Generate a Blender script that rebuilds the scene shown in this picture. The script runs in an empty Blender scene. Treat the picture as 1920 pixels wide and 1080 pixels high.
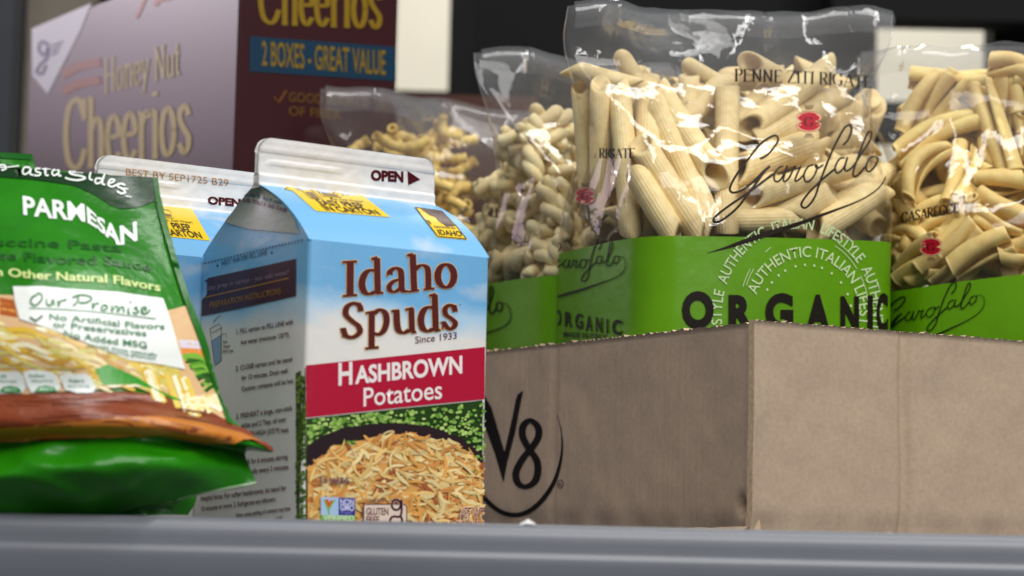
import bpy, bmesh, math, random
from mathutils import Vector, Matrix, noise
from mathutils.bvhtree import BVHTree
from mathutils.geometry import tessellate_polygon
random.seed(7)
S = bpy.context.scene
COL = S.collection
sin, cos, pi = math.sin, math.cos, math.pi

# ------------------------------------------------------------------ camera
F = 4400.0                                   # focal length in photo pixels (1920 wide)
PITCH, ROLL = math.atan(450 / F), math.atan(0.0225)
fw = Vector((0, cos(PITCH), sin(PITCH)))
r0 = Vector((1, 0, 0)); u0 = Vector((0, -sin(PITCH), cos(PITCH)))
rt = r0 * cos(ROLL) + u0 * sin(ROLL)
up = -r0 * sin(ROLL) + u0 * cos(ROLL)
cd = bpy.data.cameras.new('camera'); cam = bpy.data.objects.new('camera', cd); COL.objects.link(cam)
cam.matrix_world = Matrix(((rt.x, up.x, -fw.x, 0), (rt.y, up.y, -fw.y, 0), (rt.z, up.z, -fw.z, 0), (0, 0, 0, 1)))
cd.sensor_width = 36; cd.lens = 36 * F / 1920; cd.clip_start = 0.05; cd.clip_end = 50
cd.dof.use_dof = True; cd.dof.focus_distance = 1.07; cd.dof.aperture_fstop = 11.5
S.camera = cam

# ------------------------------------------------------------------ light
W = bpy.data.worlds.new('World'); S.world = W; W.use_nodes = True
bg = W.node_tree.nodes['Background']; bg.inputs[0].default_value = (0.9, 0.95, 1.0, 1); bg.inputs[1].default_value = 0.155
def area(name, loc, aim, sx, sy, power, col=(1, 1, 1)):
    l = bpy.data.lights.new(name, 'AREA'); l.shape = 'RECTANGLE'; l.size = sx; l.size_y = sy; l.energy = power; l.color = col
    o = bpy.data.objects.new(name, l); COL.objects.link(o); o.location = loc
    o.rotation_euler = (Vector(aim) - Vector(loc)).to_track_quat('-Z', 'Y').to_euler()
    return o
area('ceiling_tube_light', (0.62, -0.35, 1.75), (0.05, 1.05, 0.1), 2.2, 0.7, 44, (1, 0.99, 0.97))
area('ceiling_tube_light', (0.25, 0.85, 1.9), (0.05, 1.1, 0.1), 2.0, 0.14, 20, (1, 0.99, 0.97))
area('aisle_light', (1.5, -0.35, 0.95), (0.1, 1.0, 0.1), 0.12, 0.9, 10, (1, 0.98, 0.98))
area('aisle_light', (-2.35, 2.50, 0.92), (-0.22, 1.46, 0.25), 0.6, 0.66, 5.2, (1.0, 0.77, 0.93))  # soft lamp added for the bright aisle wall, tinted pink for the mauve wash
area('aisle_light', (-2.3, 2.48, 0.95), (-0.22, 1.46, 0.27), 0.5, 0.07, 5.0, (1.0, 0.93, 1.0))
area('rear_wall_fill', (0.2, 2.7, 1.6), (0.1, 3.4, 0.3), 1.0, 0.5, 16, (1, 0.97, 0.9))  # unseen fill lamp added to brighten the cream back wall
S.view_settings.view_transform = 'Standard'; S.view_settings.look = 'None'
S.view_settings.exposure = 0.0; S.view_settings.gamma = 1.0
S.render.engine = 'CYCLES'
cy = S.cycles
cy.use_denoising = True
cy.max_bounces = 10; cy.transparent_max_bounces = 24; cy.glossy_bounces = 4; cy.diffuse_bounces = 3
cy.caustics_reflective = False; cy.caustics_refractive = False; cy.sample_clamp_indirect = 4

# ------------------------------------------------------------------ helpers
def ray(px, py):
    return (rt * ((px - 960) / F) + up * ((540 - py) / F) + fw).normalized()
def at(px, py, Y):
    d = ray(px, py); return d * (Y / d.y)
def lin(c):
    return tuple(((v / 255) / 12.92 if v / 255 <= 0.04045 else ((v / 255 + 0.055) / 1.055) ** 2.4) for v in c)
def sstep(a, b, x):
    t = max(0, min(1, (x - a) / (b - a))); return t * t * (3 - 2 * t)
def lerp(a, b, t): return a + (b - a) * t
def Z(ox, oy, s):
    return lambda pts: [(ox + p[0] / s, oy + p[1] / s) for p in pts]
def cat(pts, n=8, closed=False):
    P = [Vector(p) for p in pts]; out = []
    m = len(P)
    for i in range(m if closed else m - 1):
        if closed: a, b, c, d = P[i - 1], P[i], P[(i + 1) % m], P[(i + 2) % m]
        else: a, b, c, d = P[max(i - 1, 0)], P[i], P[i + 1], P[min(i + 2, m - 1)]
        for k in range(n):
            t = k / n
            out.append(0.5 * ((2 * b) + (c - a) * t + (2 * a - 5 * b + 4 * c - d) * t * t + (3 * b - a - 3 * c + d) * t ** 3))
    if not closed: out.append(P[-1].copy())
    return out

# ------------------------------------------------------------------ materials
def mat(name): 
    m = bpy.data.materials.new(name); m.use_nodes = True
    nt = m.node_tree; return m, nt, nt.nodes, nt.links, nt.nodes['Principled BSDF']
def bump(nt, bsdf, scale, strength, dist=0.001, detail=3, ntype=None, src='Position'):
    g = nt.nodes.new('ShaderNodeNewGeometry'); t = nt.nodes.new('ShaderNodeTexNoise')
    t.inputs['Scale'].default_value = scale; t.inputs['Detail'].default_value = detail
    if ntype: t.noise_type = ntype; t.normalize = False
    nt.links.new(g.outputs[src], t.inputs['Vector'])
    b = nt.nodes.new('ShaderNodeBump'); b.inputs['Strength'].default_value = strength; b.inputs['Distance'].default_value = dist
    nt.links.new(t.outputs['Fac'], b.inputs['Height'])
    if bsdf is not None: nt.links.new(b.outputs['Normal'], bsdf.inputs['Normal'])
    return b
def plain(name, col, rough=0.5, spec=0.5, nscale=60, namp=0.08, bscale=None, bstr=0.2, bdist=0.0005, metal=0):
    m, nt, N, L, b = mat(name)
    g = N.new('ShaderNodeNewGeometry'); t = N.new('ShaderNodeTexNoise'); t.inputs['Scale'].default_value = nscale; t.inputs['Detail'].default_value = 5
    L.new(g.outputs['Position'], t.inputs['Vector'])
    r = N.new('ShaderNodeValToRGB'); c = lin(col)
    r.color_ramp.elements[0].position = 0.25; r.color_ramp.elements[1].position = 0.75
    r.color_ramp.elements[0].color = (*[v * (1 - namp) for v in c], 1); r.color_ramp.elements[1].color = (*[min(1, v * (1 + namp)) for v in c], 1)
    L.new(t.outputs['Fac'], r.inputs['Fac']); L.new(r.outputs['Color'], b.inputs['Base Color'])
    b.inputs['Roughness'].default_value = rough; b.inputs['Specular IOR Level'].default_value = spec; b.inputs['Metallic'].default_value = metal
    if bscale: bump(nt, b, bscale, bstr, bdist)
    return m
def printmat(name, rough, spec, bscale=None, bstr=0.2, bdist=0.0005, detail=3):
    m, nt, N, L, b = mat(name)
    a = N.new('ShaderNodeAttribute'); a.attribute_name = 'ink'
    L.new(a.outputs['Color'], b.inputs['Base Color'])
    b.inputs['Roughness'].default_value = rough; b.inputs['Specular IOR Level'].default_value = spec
    if bscale: bump(nt, b, bscale, bstr, bdist, detail)
    return m
M = {}
CB = (330, 0.2, 0.0003)      # coated carton board relief
M['carton_ink'] = printmat('carton_ink', 0.27, 0.22, *CB)
M['film_ink'] = printmat('film_ink', 0.45, 0.15)
M['packet_ink'] = printmat('packet_ink', 0.28, 0.45, 130, 0.35, 0.001)
M['cereal_ink'] = printmat('cereal_ink', 0.35, 0.3)
M['stamp_ink'] = printmat('stamp_ink', 0.8, 0.1)
M['carton_white'] = plain('coated_white_board', (228, 224, 220), 0.27, 0.5, 40, 0.03, 260, 0.34, 0.0006)
M['packet_green'] = plain('green_pouch_film', (30, 116, 5), 0.27, 0.35, 34, 0.2, 55, 0.5, 0.003)
M['bag_green'] = plain('green_printed_film', (92, 146, 8), 0.3, 0.3, 40, 0.06, 90, 0.25, 0.001)
M['cereal'] = plain('cereal_board', (50, 14, 19), 0.3, 0.36, 20, 0.06)
M['steel'] = plain('grey_painted_steel', (108, 111, 118), 0.36, 0.5, 25, 0.05, 300, 0.05, 0.0003)
M['black'] = plain('dark_background', (10, 10, 11), 0.7, 0.2)
M['post_grey'] = plain('post_grey', (56, 58, 64), 0.4, 0.5)
M['beige'] = plain('beige_panel', (120, 112, 100), 0.6, 0.3)
M['cream'] = plain('cream_wall', (232, 226, 208), 0.7, 0.2, 8, 0.03)
M['brownbox'] = plain('brown_box', (72, 38, 26), 0.6, 0.3)
M['scrap'] = plain('white_paper', (225, 222, 220), 0.8, 0.2)

# carton: printed sky (blue above, white below)
def carton_mat(zlo, zhi, ztop):
    m, nt, N, L, b = mat('printed_carton')
    g = N.new('ShaderNodeNewGeometry'); sx = N.new('ShaderNodeSeparateXYZ'); L.new(g.outputs['Position'], sx.inputs[0])
    t = N.new('ShaderNodeTexNoise'); t.inputs['Scale'].default_value = 22; t.inputs['Detail'].default_value = 4
    mp = N.new('ShaderNodeMapping'); mp.inputs['Scale'].default_value = (1, 1, 2.2)
    L.new(g.outputs['Position'], mp.inputs[0]); L.new(mp.outputs[0], t.inputs['Vector'])
    ma = N.new('ShaderNodeMath'); ma.operation = 'MULTIPLY_ADD'; ma.inputs[1].default_value = 0.03; L.new(t.outputs['Fac'], ma.inputs[0]); L.new(sx.outputs['Z'], ma.inputs[2])
    mr = N.new('ShaderNodeMapRange'); mr.inputs['From Min'].default_value = zlo + 0.015; mr.inputs['From Max'].default_value = zhi + 0.015
    L.new(ma.outputs[0], mr.inputs['Value'])
    r = N.new('ShaderNodeValToRGB'); E = r.color_ramp.elements
    E[0].position = 0; E[0].color = (*lin((226, 222, 216)), 1); E[1].position = 1; E[1].color = (*lin((112, 174, 218)), 1)
    e = E.new(0.5); e.color = (*lin((176, 206, 228)), 1)
    L.new(mr.outputs[0], r.inputs[0])
    # clouds on the roof
    t2 = N.new('ShaderNodeTexNoise'); t2.inputs['Scale'].default_value = 34; t2.inputs['Detail'].default_value = 3; L.new(mp.outputs[0], t2.inputs['Vector'])
    r2 = N.new('ShaderNodeMapRange'); r2.inputs['From Min'].default_value = 0.56; r2.inputs['From Max'].default_value = 0.8; r2.inputs['To Max'].default_value = 0.75
    L.new(t2.outputs['Fac'], r2.inputs['Value'])
    mx = N.new('ShaderNodeMix'); mx.data_type = 'RGBA'; L.new(r2.outputs[0], mx.inputs['Factor']); L.new(r.outputs[0], mx.inputs[6]); mx.inputs[7].default_value = (*lin((214, 212, 216)), 1)
    L.new(mx.outputs[2], b.inputs['Base Color'])
    b.inputs['Roughness'].default_value = 0.3; b.inputs['Specular IOR Level'].default_value = 0.4
    bump(nt, b, *CB)
    return m
def kraft():
    m, nt, N, L, b = mat('kraft_cardboard')
    g = N.new('ShaderNodeNewGeometry')
    r0_ = N.new('ShaderNodeValToRGB'); E = r0_.color_ramp.elements
    t = N.new('ShaderNodeTexNoise'); t.inputs['Scale'].default_value = 420; t.inputs['Detail'].default_value = 5; t.inputs['Roughness'].default_value = 0.7
    mp = N.new('ShaderNodeMapping'); mp.inputs['Scale'].default_value = (1, 1, 0.8); L.new(g.outputs['Position'], mp.inputs[0]); L.new(mp.outputs[0], t.inputs['Vector'])
    E[0].position = 0.3; E[0].color = (*lin((171, 149, 127)), 1); E[1].position = 0.7; E[1].color = (*lin((184, 162, 139)), 1)
    L.new(t.outputs['Fac'], r0_.inputs[0])
    t2 = N.new('ShaderNodeTexNoise'); t2.inputs['Scale'].default_value = 24; t2.inputs['Detail'].default_value = 4; L.new(g.outputs['Position'], t2.inputs['Vector'])
    mr = N.new('ShaderNodeMapRange'); mr.inputs['From Min'].default_value = 0.3; mr.inputs['From Max'].default_value = 0.7; mr.inputs['To Min'].default_value = 0.95; mr.inputs['To Max'].default_value = 1.03
    L.new(t2.outputs['Fac'], mr.inputs['Value'])
    mx = N.new('ShaderNodeVectorMath'); mx.operation = 'SCALE'; L.new(r0_.outputs[0], mx.inputs[0]); L.new(mr.outputs[0], mx.inputs['Scale'])
    L.new(mx.outputs[0], b.inputs['Base Color'])
    b.inputs['Roughness'].default_value = 0.85; b.inputs['Specular IOR Level'].default_value = 0.2
    bb = bump(nt, b, 60, 0.22, 0.0012, 6)
    t4 = N.new('ShaderNodeTexNoise'); t4.inputs['Scale'].default_value = 1; t4.inputs['Detail'].default_value = 1
    m4 = N.new('ShaderNodeMapping'); m4.inputs['Scale'].default_value = (300, 300, 4); L.new(g.outputs['Position'], m4.inputs[0]); L.new(m4.outputs[0], t4.inputs['Vector'])
    b4 = N.new('ShaderNodeBump'); b4.inputs['Strength'].default_value = 0.3; b4.inputs['Distance'].default_value = 0.001; L.new(t4.outputs['Fac'], b4.inputs['Height']); L.new(bb.outputs[0], b4.inputs['Normal']); bb = b4
    b2 = bump(nt, None, 500, 0.25, 0.0004, 2); L.new(bb.outputs[0], b2.inputs['Normal']); L.new(b2.outputs[0], b.inputs['Normal'])
    return m
M['kraft'] = kraft()
M['kraft_torn'] = plain('torn_cardboard_edge', (196, 172, 140), 0.9, 0.1, 500, 0.2)
def pasta_mat(name, col):
    m, nt, N, L, b = mat(name)
    oi = N.new('ShaderNodeObjectInfo'); g = N.new('ShaderNodeTexCoord')
    t = N.new('ShaderNodeTexNoise'); t.inputs['Scale'].default_value = 160; t.inputs['Detail'].default_value = 5; L.new(g.outputs['Object'], t.inputs['Vector'])
    r = N.new('ShaderNodeValToRGB'); c = lin(col); E = r.color_ramp.elements
    E[0].position = 0.3; E[0].color = (c[0] * .9, c[1] * .86, c[2] * .78, 1); E[1].position = 0.7; E[1].color = (min(1, c[0] * 1.08), min(1, c[1] * 1.08), min(1, c[2] * 1.15), 1)
    L.new(t.outputs['Fac'], r.inputs[0])
    mr = N.new('ShaderNodeMapRange'); mr.inputs['To Min'].default_value = 0.88; mr.inputs['To Max'].default_value = 1.08; L.new(oi.outputs['Random'], mr.inputs['Value'])
    mx = N.new('ShaderNodeVectorMath'); mx.operation = 'SCALE'; L.new(r.outputs[0], mx.inputs[0]); L.new(mr.outputs[0], mx.inputs['Scale'])
    L.new(mx.outputs[0], b.inputs['Base Color'])
    b.inputs['Roughness'].default_value = 0.55; b.inputs['Specular IOR Level'].default_value = 0.35
    b.inputs['Subsurface Weight'].default_value = 0.25; b.inputs['Subsurface Radius'].default_value = (1.0, 0.6, 0.25); b.inputs['Subsurface Scale'].default_value = 0.004
    bb = N.new('ShaderNodeBump'); bb.inputs['Strength'].default_value = 0.25; bb.inputs['Distance'].default_value = 0.0004
    t3 = N.new('ShaderNodeTexNoise'); t3.inputs['Scale'].default_value = 900; L.new(g.outputs['Object'], t3.inputs['Vector']); L.new(t3.outputs['Fac'], bb.inputs['Height']); L.new(bb.outputs[0], b.inputs['Normal'])
    return m
M['penne'] = pasta_mat('penne_dough', (238, 213, 156))
M['casarecce'] = pasta_mat('casarecce_dough', (253, 218, 140))
M['gemelli'] = pasta_mat('gemelli_dough', (253, 230, 176))
M['elbow'] = pasta_mat('elbow_dough', (238, 204, 116))
def film_mat(z0, z1):
    m = bpy.data.materials.new('clear_film'); m.use_nodes = True; nt = m.node_tree; N = nt.nodes; L = nt.links; N.clear()
    out = N.new('ShaderNodeOutputMaterial'); tr = N.new('ShaderNodeBsdfTransparent'); tr.inputs[0].default_value = (0.985, 0.985, 0.985, 1)
    gl = N.new('ShaderNodeBsdfGlossy'); gl.inputs['Roughness'].default_value = 0.06; gl.inputs[0].default_value = (1, 1, 1, 1)
    df = N.new('ShaderNodeBsdfDiffuse'); df.inputs[0].default_value = (0.8, 0.8, 0.8, 1)
    fr = N.new('ShaderNodeFresnel'); fr.inputs[0].default_value = 1.5
    bb = bump(nt, None, 30, 0.22, 0.004, 1, 'RIDGED_MULTIFRACTAL')
    b2 = bump(nt, None, 75, 0.3, 0.0016, 3); L.new(bb.outputs[0], b2.inputs['Normal'])
    L.new(b2.outputs[0], gl.inputs['Normal']); L.new(b2.outputs[0], fr.inputs['Normal'])
    mu = N.new('ShaderNodeMath'); mu.operation = 'MULTIPLY'; mu.use_clamp = True; mu.inputs[1].default_value = 0.55; L.new(fr.outputs[0], mu.inputs[0])
    mn = N.new('ShaderNodeMath'); mn.operation = 'MINIMUM'; mn.inputs[1].default_value = 0.4; L.new(mu.outputs[0], mn.inputs[0]); mu = mn
    g = N.new('ShaderNodeNewGeometry'); sx = N.new('ShaderNodeSeparateXYZ'); L.new(g.outputs['Position'], sx.inputs[0])
    mr = N.new('ShaderNodeMapRange'); mr.inputs['From Min'].default_value = z0; mr.inputs['From Max'].default_value = z1; mr.inputs['To Min'].default_value = 0.006; mr.inputs['To Max'].default_value = 0.085
    L.new(sx.outputs['Z'], mr.inputs['Value'])
    m1 = N.new('ShaderNodeMixShader'); L.new(mr.outputs[0], m1.inputs[0]); L.new(tr.outputs[0], m1.inputs[1]); L.new(df.outputs[0], m1.inputs[2])
    m2 = N.new('ShaderNodeMixShader'); L.new(mu.outputs[0], m2.inputs[0]); L.new(m1.outputs[0], m2.inputs[1]); L.new(gl.outputs[0], m2.inputs[2])
    L.new(m2.outputs[0], out.inputs[0])
    return m
M['film'] = film_mat(0.19, 0.27)

# ------------------------------------------------------------------ object making
def thing(name, label, catg, loc=(0, 0, 0), group=None):
    o = bpy.data.objects.new(name, None); COL.objects.link(o); o.location = loc; o.empty_display_size = 0.02
    o['label'] = label; o['category'] = catg
    if group: o['group'] = group
    return o
def worldloc(o):
    v = Vector((0, 0, 0))
    while o: v += Vector(o.location); o = o.parent
    return v
def mesh(name, verts, faces, material, parent=None, smooth=True, cols=None, label=None):
    off = worldloc(parent)
    me = bpy.data.meshes.new(name); me.from_pydata([tuple(Vector(v) - off) for v in verts], [], faces); me.update()
    if smooth: me.polygons.foreach_set('use_smooth', [True] * len(me.polygons))
    if cols is not None:
        at_ = me.attributes.new('ink', 'FLOAT_COLOR', 'FACE')
        at_.data.foreach_set('color', [x for c in cols for x in (*c, 1)])
    me.materials.append(material)
    o = bpy.data.objects.new(name, me); COL.objects.link(o)
    if parent: o.parent = parent
    if label: o['label'] = label
    return o
def grid_faces(nu, nv, closed=False, base=0):
    f = []
    for j in range(nv - 1):
        for i in range(nu if closed else nu - 1):
            a = j * nu + i; b = j * nu + (i + 1) % nu
            f.append((base + a, base + b, base + b + nu, base + a + nu))
    return f
def bvh(verts, faces): return BVHTree.FromPolygons([Vector(v) for v in verts], faces)
class MB:
    def __init__(s): s.v = []; s.f = []
    def add(s, v, f): b = len(s.v); s.v += [Vector(x) for x in v]; s.f += [tuple(i + b for i in q) for q in f]; return s
    def box(s, o, a, b, c):
        o, a, b, c = map(Vector, (o, a, b, c))
        v = [o, o + a, o + a + b, o + b, o + c, o + a + c, o + a + b + c, o + b + c]
        return s.add(v, [(0, 3, 2, 1), (4, 5, 6, 7), (0, 1, 5, 4), (1, 2, 6, 5), (2, 3, 7, 6), (3, 0, 4, 7)])
    def build(s, name, m, parent=None, smooth=False, label=None): return mesh(name, s.v, s.f, m, parent, smooth, None, label)
def bevel(o, w, seg=2):
    m = o.modifiers.new('bevel', 'BEVEL'); m.width = w; m.segments = seg; m.limit_method = 'ANGLE'; return o

# ------------------------------------------------------------------ lettering
_tc = {}
def textmesh(s, off=0.0):
    k = (s, off)
    if k not in _tc:
        c = bpy.data.curves.new('t', 'FONT'); c.body = s; c.offset = off; c.resolution_u = 4
        o = bpy.data.objects.new('t', c); COL.objects.link(o)
        dg = bpy.context.evaluated_depsgraph_get(); e = o.evaluated_get(dg); m = e.to_mesh()
        _tc[k] = ([(v.co.x, v.co.y) for v in m.vertices], [tuple(p.vertices) for p in m.polygons])
        e.to_mesh_clear(); bpy.data.objects.remove(o); bpy.data.curves.remove(c)
    return _tc[k]
CAP = max(y for x, y in textmesh('H')[0])
def ring(cx, cy_, rx, ry, n=12):
    return [(cx + rx * cos(2 * pi * i / n), cy_ + ry * sin(2 * pi * i / n)) for i in range(n)]
def serifs(*ps, w=0.11): return [('s', [(x - w, y), (x + w, y)]) for x, y in ps]
def stem(x, y0=0, y1=1): return ('l', [(x, y0), (x, y1)])
GL = {
 'C': (.84, [('c', [(.72, .76), (.6, .95), (.42, 1), (.18, .88), (.08, .5), (.18, .12), (.42, 0), (.62, .06), (.76, .26)]), ('s', [(.74, .68), (.74, 1)])]),
 'G': (.88, [('c', [(.72, .76), (.6, .95), (.42, 1), (.18, .88), (.08, .5), (.18, .12), (.42, 0), (.62, .06), (.72, .16)]), ('s', [(.74, .70), (.74, .98)]), stem(.72, .06, .42), ('s', [(.55, .42), (.86, .42)])]),
 'h': (.66, [stem(.14), ('c', [(.14, .5), (.28, .66), (.42, .66), (.51, .5), (.51, 0)])] + serifs((.14, 0), (.51, 0)) + [('s', [(.03, .98), (.14, .98)])]),
 'e': (.58, [('c', [(.1, .37), (.3, .38), (.48, .4), (.45, .58), (.3, .68), (.14, .58), (.08, .34), (.16, .08), (.32, 0), (.5, .14)])]),
 'r': (.48, [stem(.14, 0, .68), ('c', [(.14, .46), (.24, .62), (.34, .67), (.43, .58)])] + serifs((.14, 0)) + [('s', [(.03, .67), (.14, .67)])]),
 'i': (.3, [stem(.15, 0, .68), ('l', [(.15, .88), (.15, .95)])] + serifs((.15, 0)) + [('s', [(.03, .67), (.15, .67)])]),
 'o': (.64, [('o', ring(.31, .34, .22, .34))]),
 's': (.52, [('c', [(.43, .54), (.3, .68), (.14, .63), (.1, .5), (.24, .36), (.41, .22), (.39, .06), (.24, 0), (.08, .14)])]),
 'S': (.66, [('c', [(.54, .8), (.36, 1), (.16, .92), (.12, .74), (.3, .54), (.52, .32), (.49, .08), (.3, 0), (.09, .2)])]),
 'H': (.86, [stem(.16), stem(.69), ('s', [(.16, .5), (.69, .5)])] + serifs((.16, 0), (.16, 1), (.69, 0), (.69, 1))),
 'n': (.68, [stem(.14, 0, .68), ('c', [(.14, .5), (.28, .67), (.42, .66), (.52, .52), (.52, 0)])] + serifs((.14, 0), (.52, 0)) + [('s', [(.03, .67), (.14, .67)])]),
 'y': (.6, [('l', [(.08, .68), (.3, .04)]), ('c', [(.54, .68), (.3, .04), (.2, -.24), (.08, -.26)])] + serifs((.08, .68), (.52, .68))),
 'N': (.88, [stem(.16), ('l', [(.14, 1), (.7, 0)]), stem(.7)] + serifs((.16, 0), (.12, 1), (.7, 1))),
 'u': (.66, [('c', [(.14, .68), (.14, .22), (.22, .04), (.34, .02), (.5, .16)]), stem(.5, 0, .68)] + [('s', [(.03, .67), (.14, .67)]), ('s', [(.5, 0), (.6, 0)])]),
 't': (.44, [('c', [(.18, .95), (.18, .16), (.26, .02), (.39, .08)]), ('s', [(.03, .67), (.36, .67)])]),
 'P': (.68, [stem(.16), ('c', [(.16, .99), (.48, .98), (.6, .76), (.48, .53), (.16, .5)])] + serifs((.16, 0), (.12, 1))),
 'E': (.7, [stem(.16), ('s', [(.06, 1), (.6, 1)]), ('s', [(.16, .52), (.5, .52)]), ('s', [(.06, 0), (.63, 0)]), ('s', [(.6, .86), (.6, 1)]), ('s', [(.63, 0), (.63, .15)])]),
 'Z': (.74, [('s', [(.08, 1), (.66, 1)]), ('l', [(.62, 1), (.1, 0)]), ('s', [(.06, 0), (.68, 0)]), ('s', [(.68, 0), (.68, .15)]), ('s', [(.08, .85), (.08, 1)])]),
 'I': (.34, [stem(.17)] + serifs((.17, 0), (.17, 1))),
 'T': (.76, [stem(.38), ('s', [(.04, 1), (.72, 1)]), ('s', [(.04, .85), (.04, 1)]), ('s', [(.72, .85), (.72, 1)])] + serifs((.38, 0))),
 'R': (.74, [stem(.16), ('c', [(.16, .99), (.48, .98), (.6, .76), (.48, .53), (.16, .5)]), ('l', [(.36, .5), (.66, 0)])] + serifs((.16, 0), (.12, 1), (.68, 0))),
 'A': (.82, [('s', [(.08, 0), (.4, 1)]), ('l', [(.4, 1), (.74, 0)]), ('s', [(.2, .34), (.6, .34)])] + serifs((.08, 0), (.74, 0))),
 'M': (.98, [('s', [(.14, 0), (.18, 1)]), ('l', [(.18, 1), (.48, .08)]), ('s', [(.48, .08), (.8, 1)]), stem(.82)] + serifs((.14, 0), (.82, 0))),
 'L': (.62, [stem(.16), ('s', [(.06, 0), (.58, 0)]), ('s', [(.58, 0), (.58, .16)])] + serifs((.16, 1))),
 'D': (.8, [stem(.16), ('c', [(.16, .99), (.5, .95), (.7, .5), (.5, .05), (.16, .01)])] + serifs((.1, 0), (.1, 1), w=.08)),
 ' ': (.36, []),
}
def nib_strip(pts, wx, wy, scale_w=None):
    """two edges of a stroke drawn with an elliptical nib; scale_w(t) optionally varies it"""
    n = len(pts); Lp = []; Rp = []
    for i, p in enumerate(pts):
        a = pts[max(i - 1, 0)]; b = pts[min(i + 1, n - 1)]
        t = Vector((b[0] - a[0], b[1] - a[1]));
        if t.length < 1e-9: t = Vector((1, 0))
        t.normalize(); nx, ny = -t.y, t.x
        k = scale_w(i / (n - 1)) if scale_w else 1
        q = math.sqrt(wx * wx * nx * nx + wy * wy * ny * ny) + 1e-9
        ox, oy = wx * wx * nx / q * k, wy * wy * ny / q * k
        Lp.append((p[0] + ox, p[1] + oy)); Rp.append((p[0] - ox, p[1] - oy))
    return Lp, Rp

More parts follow.
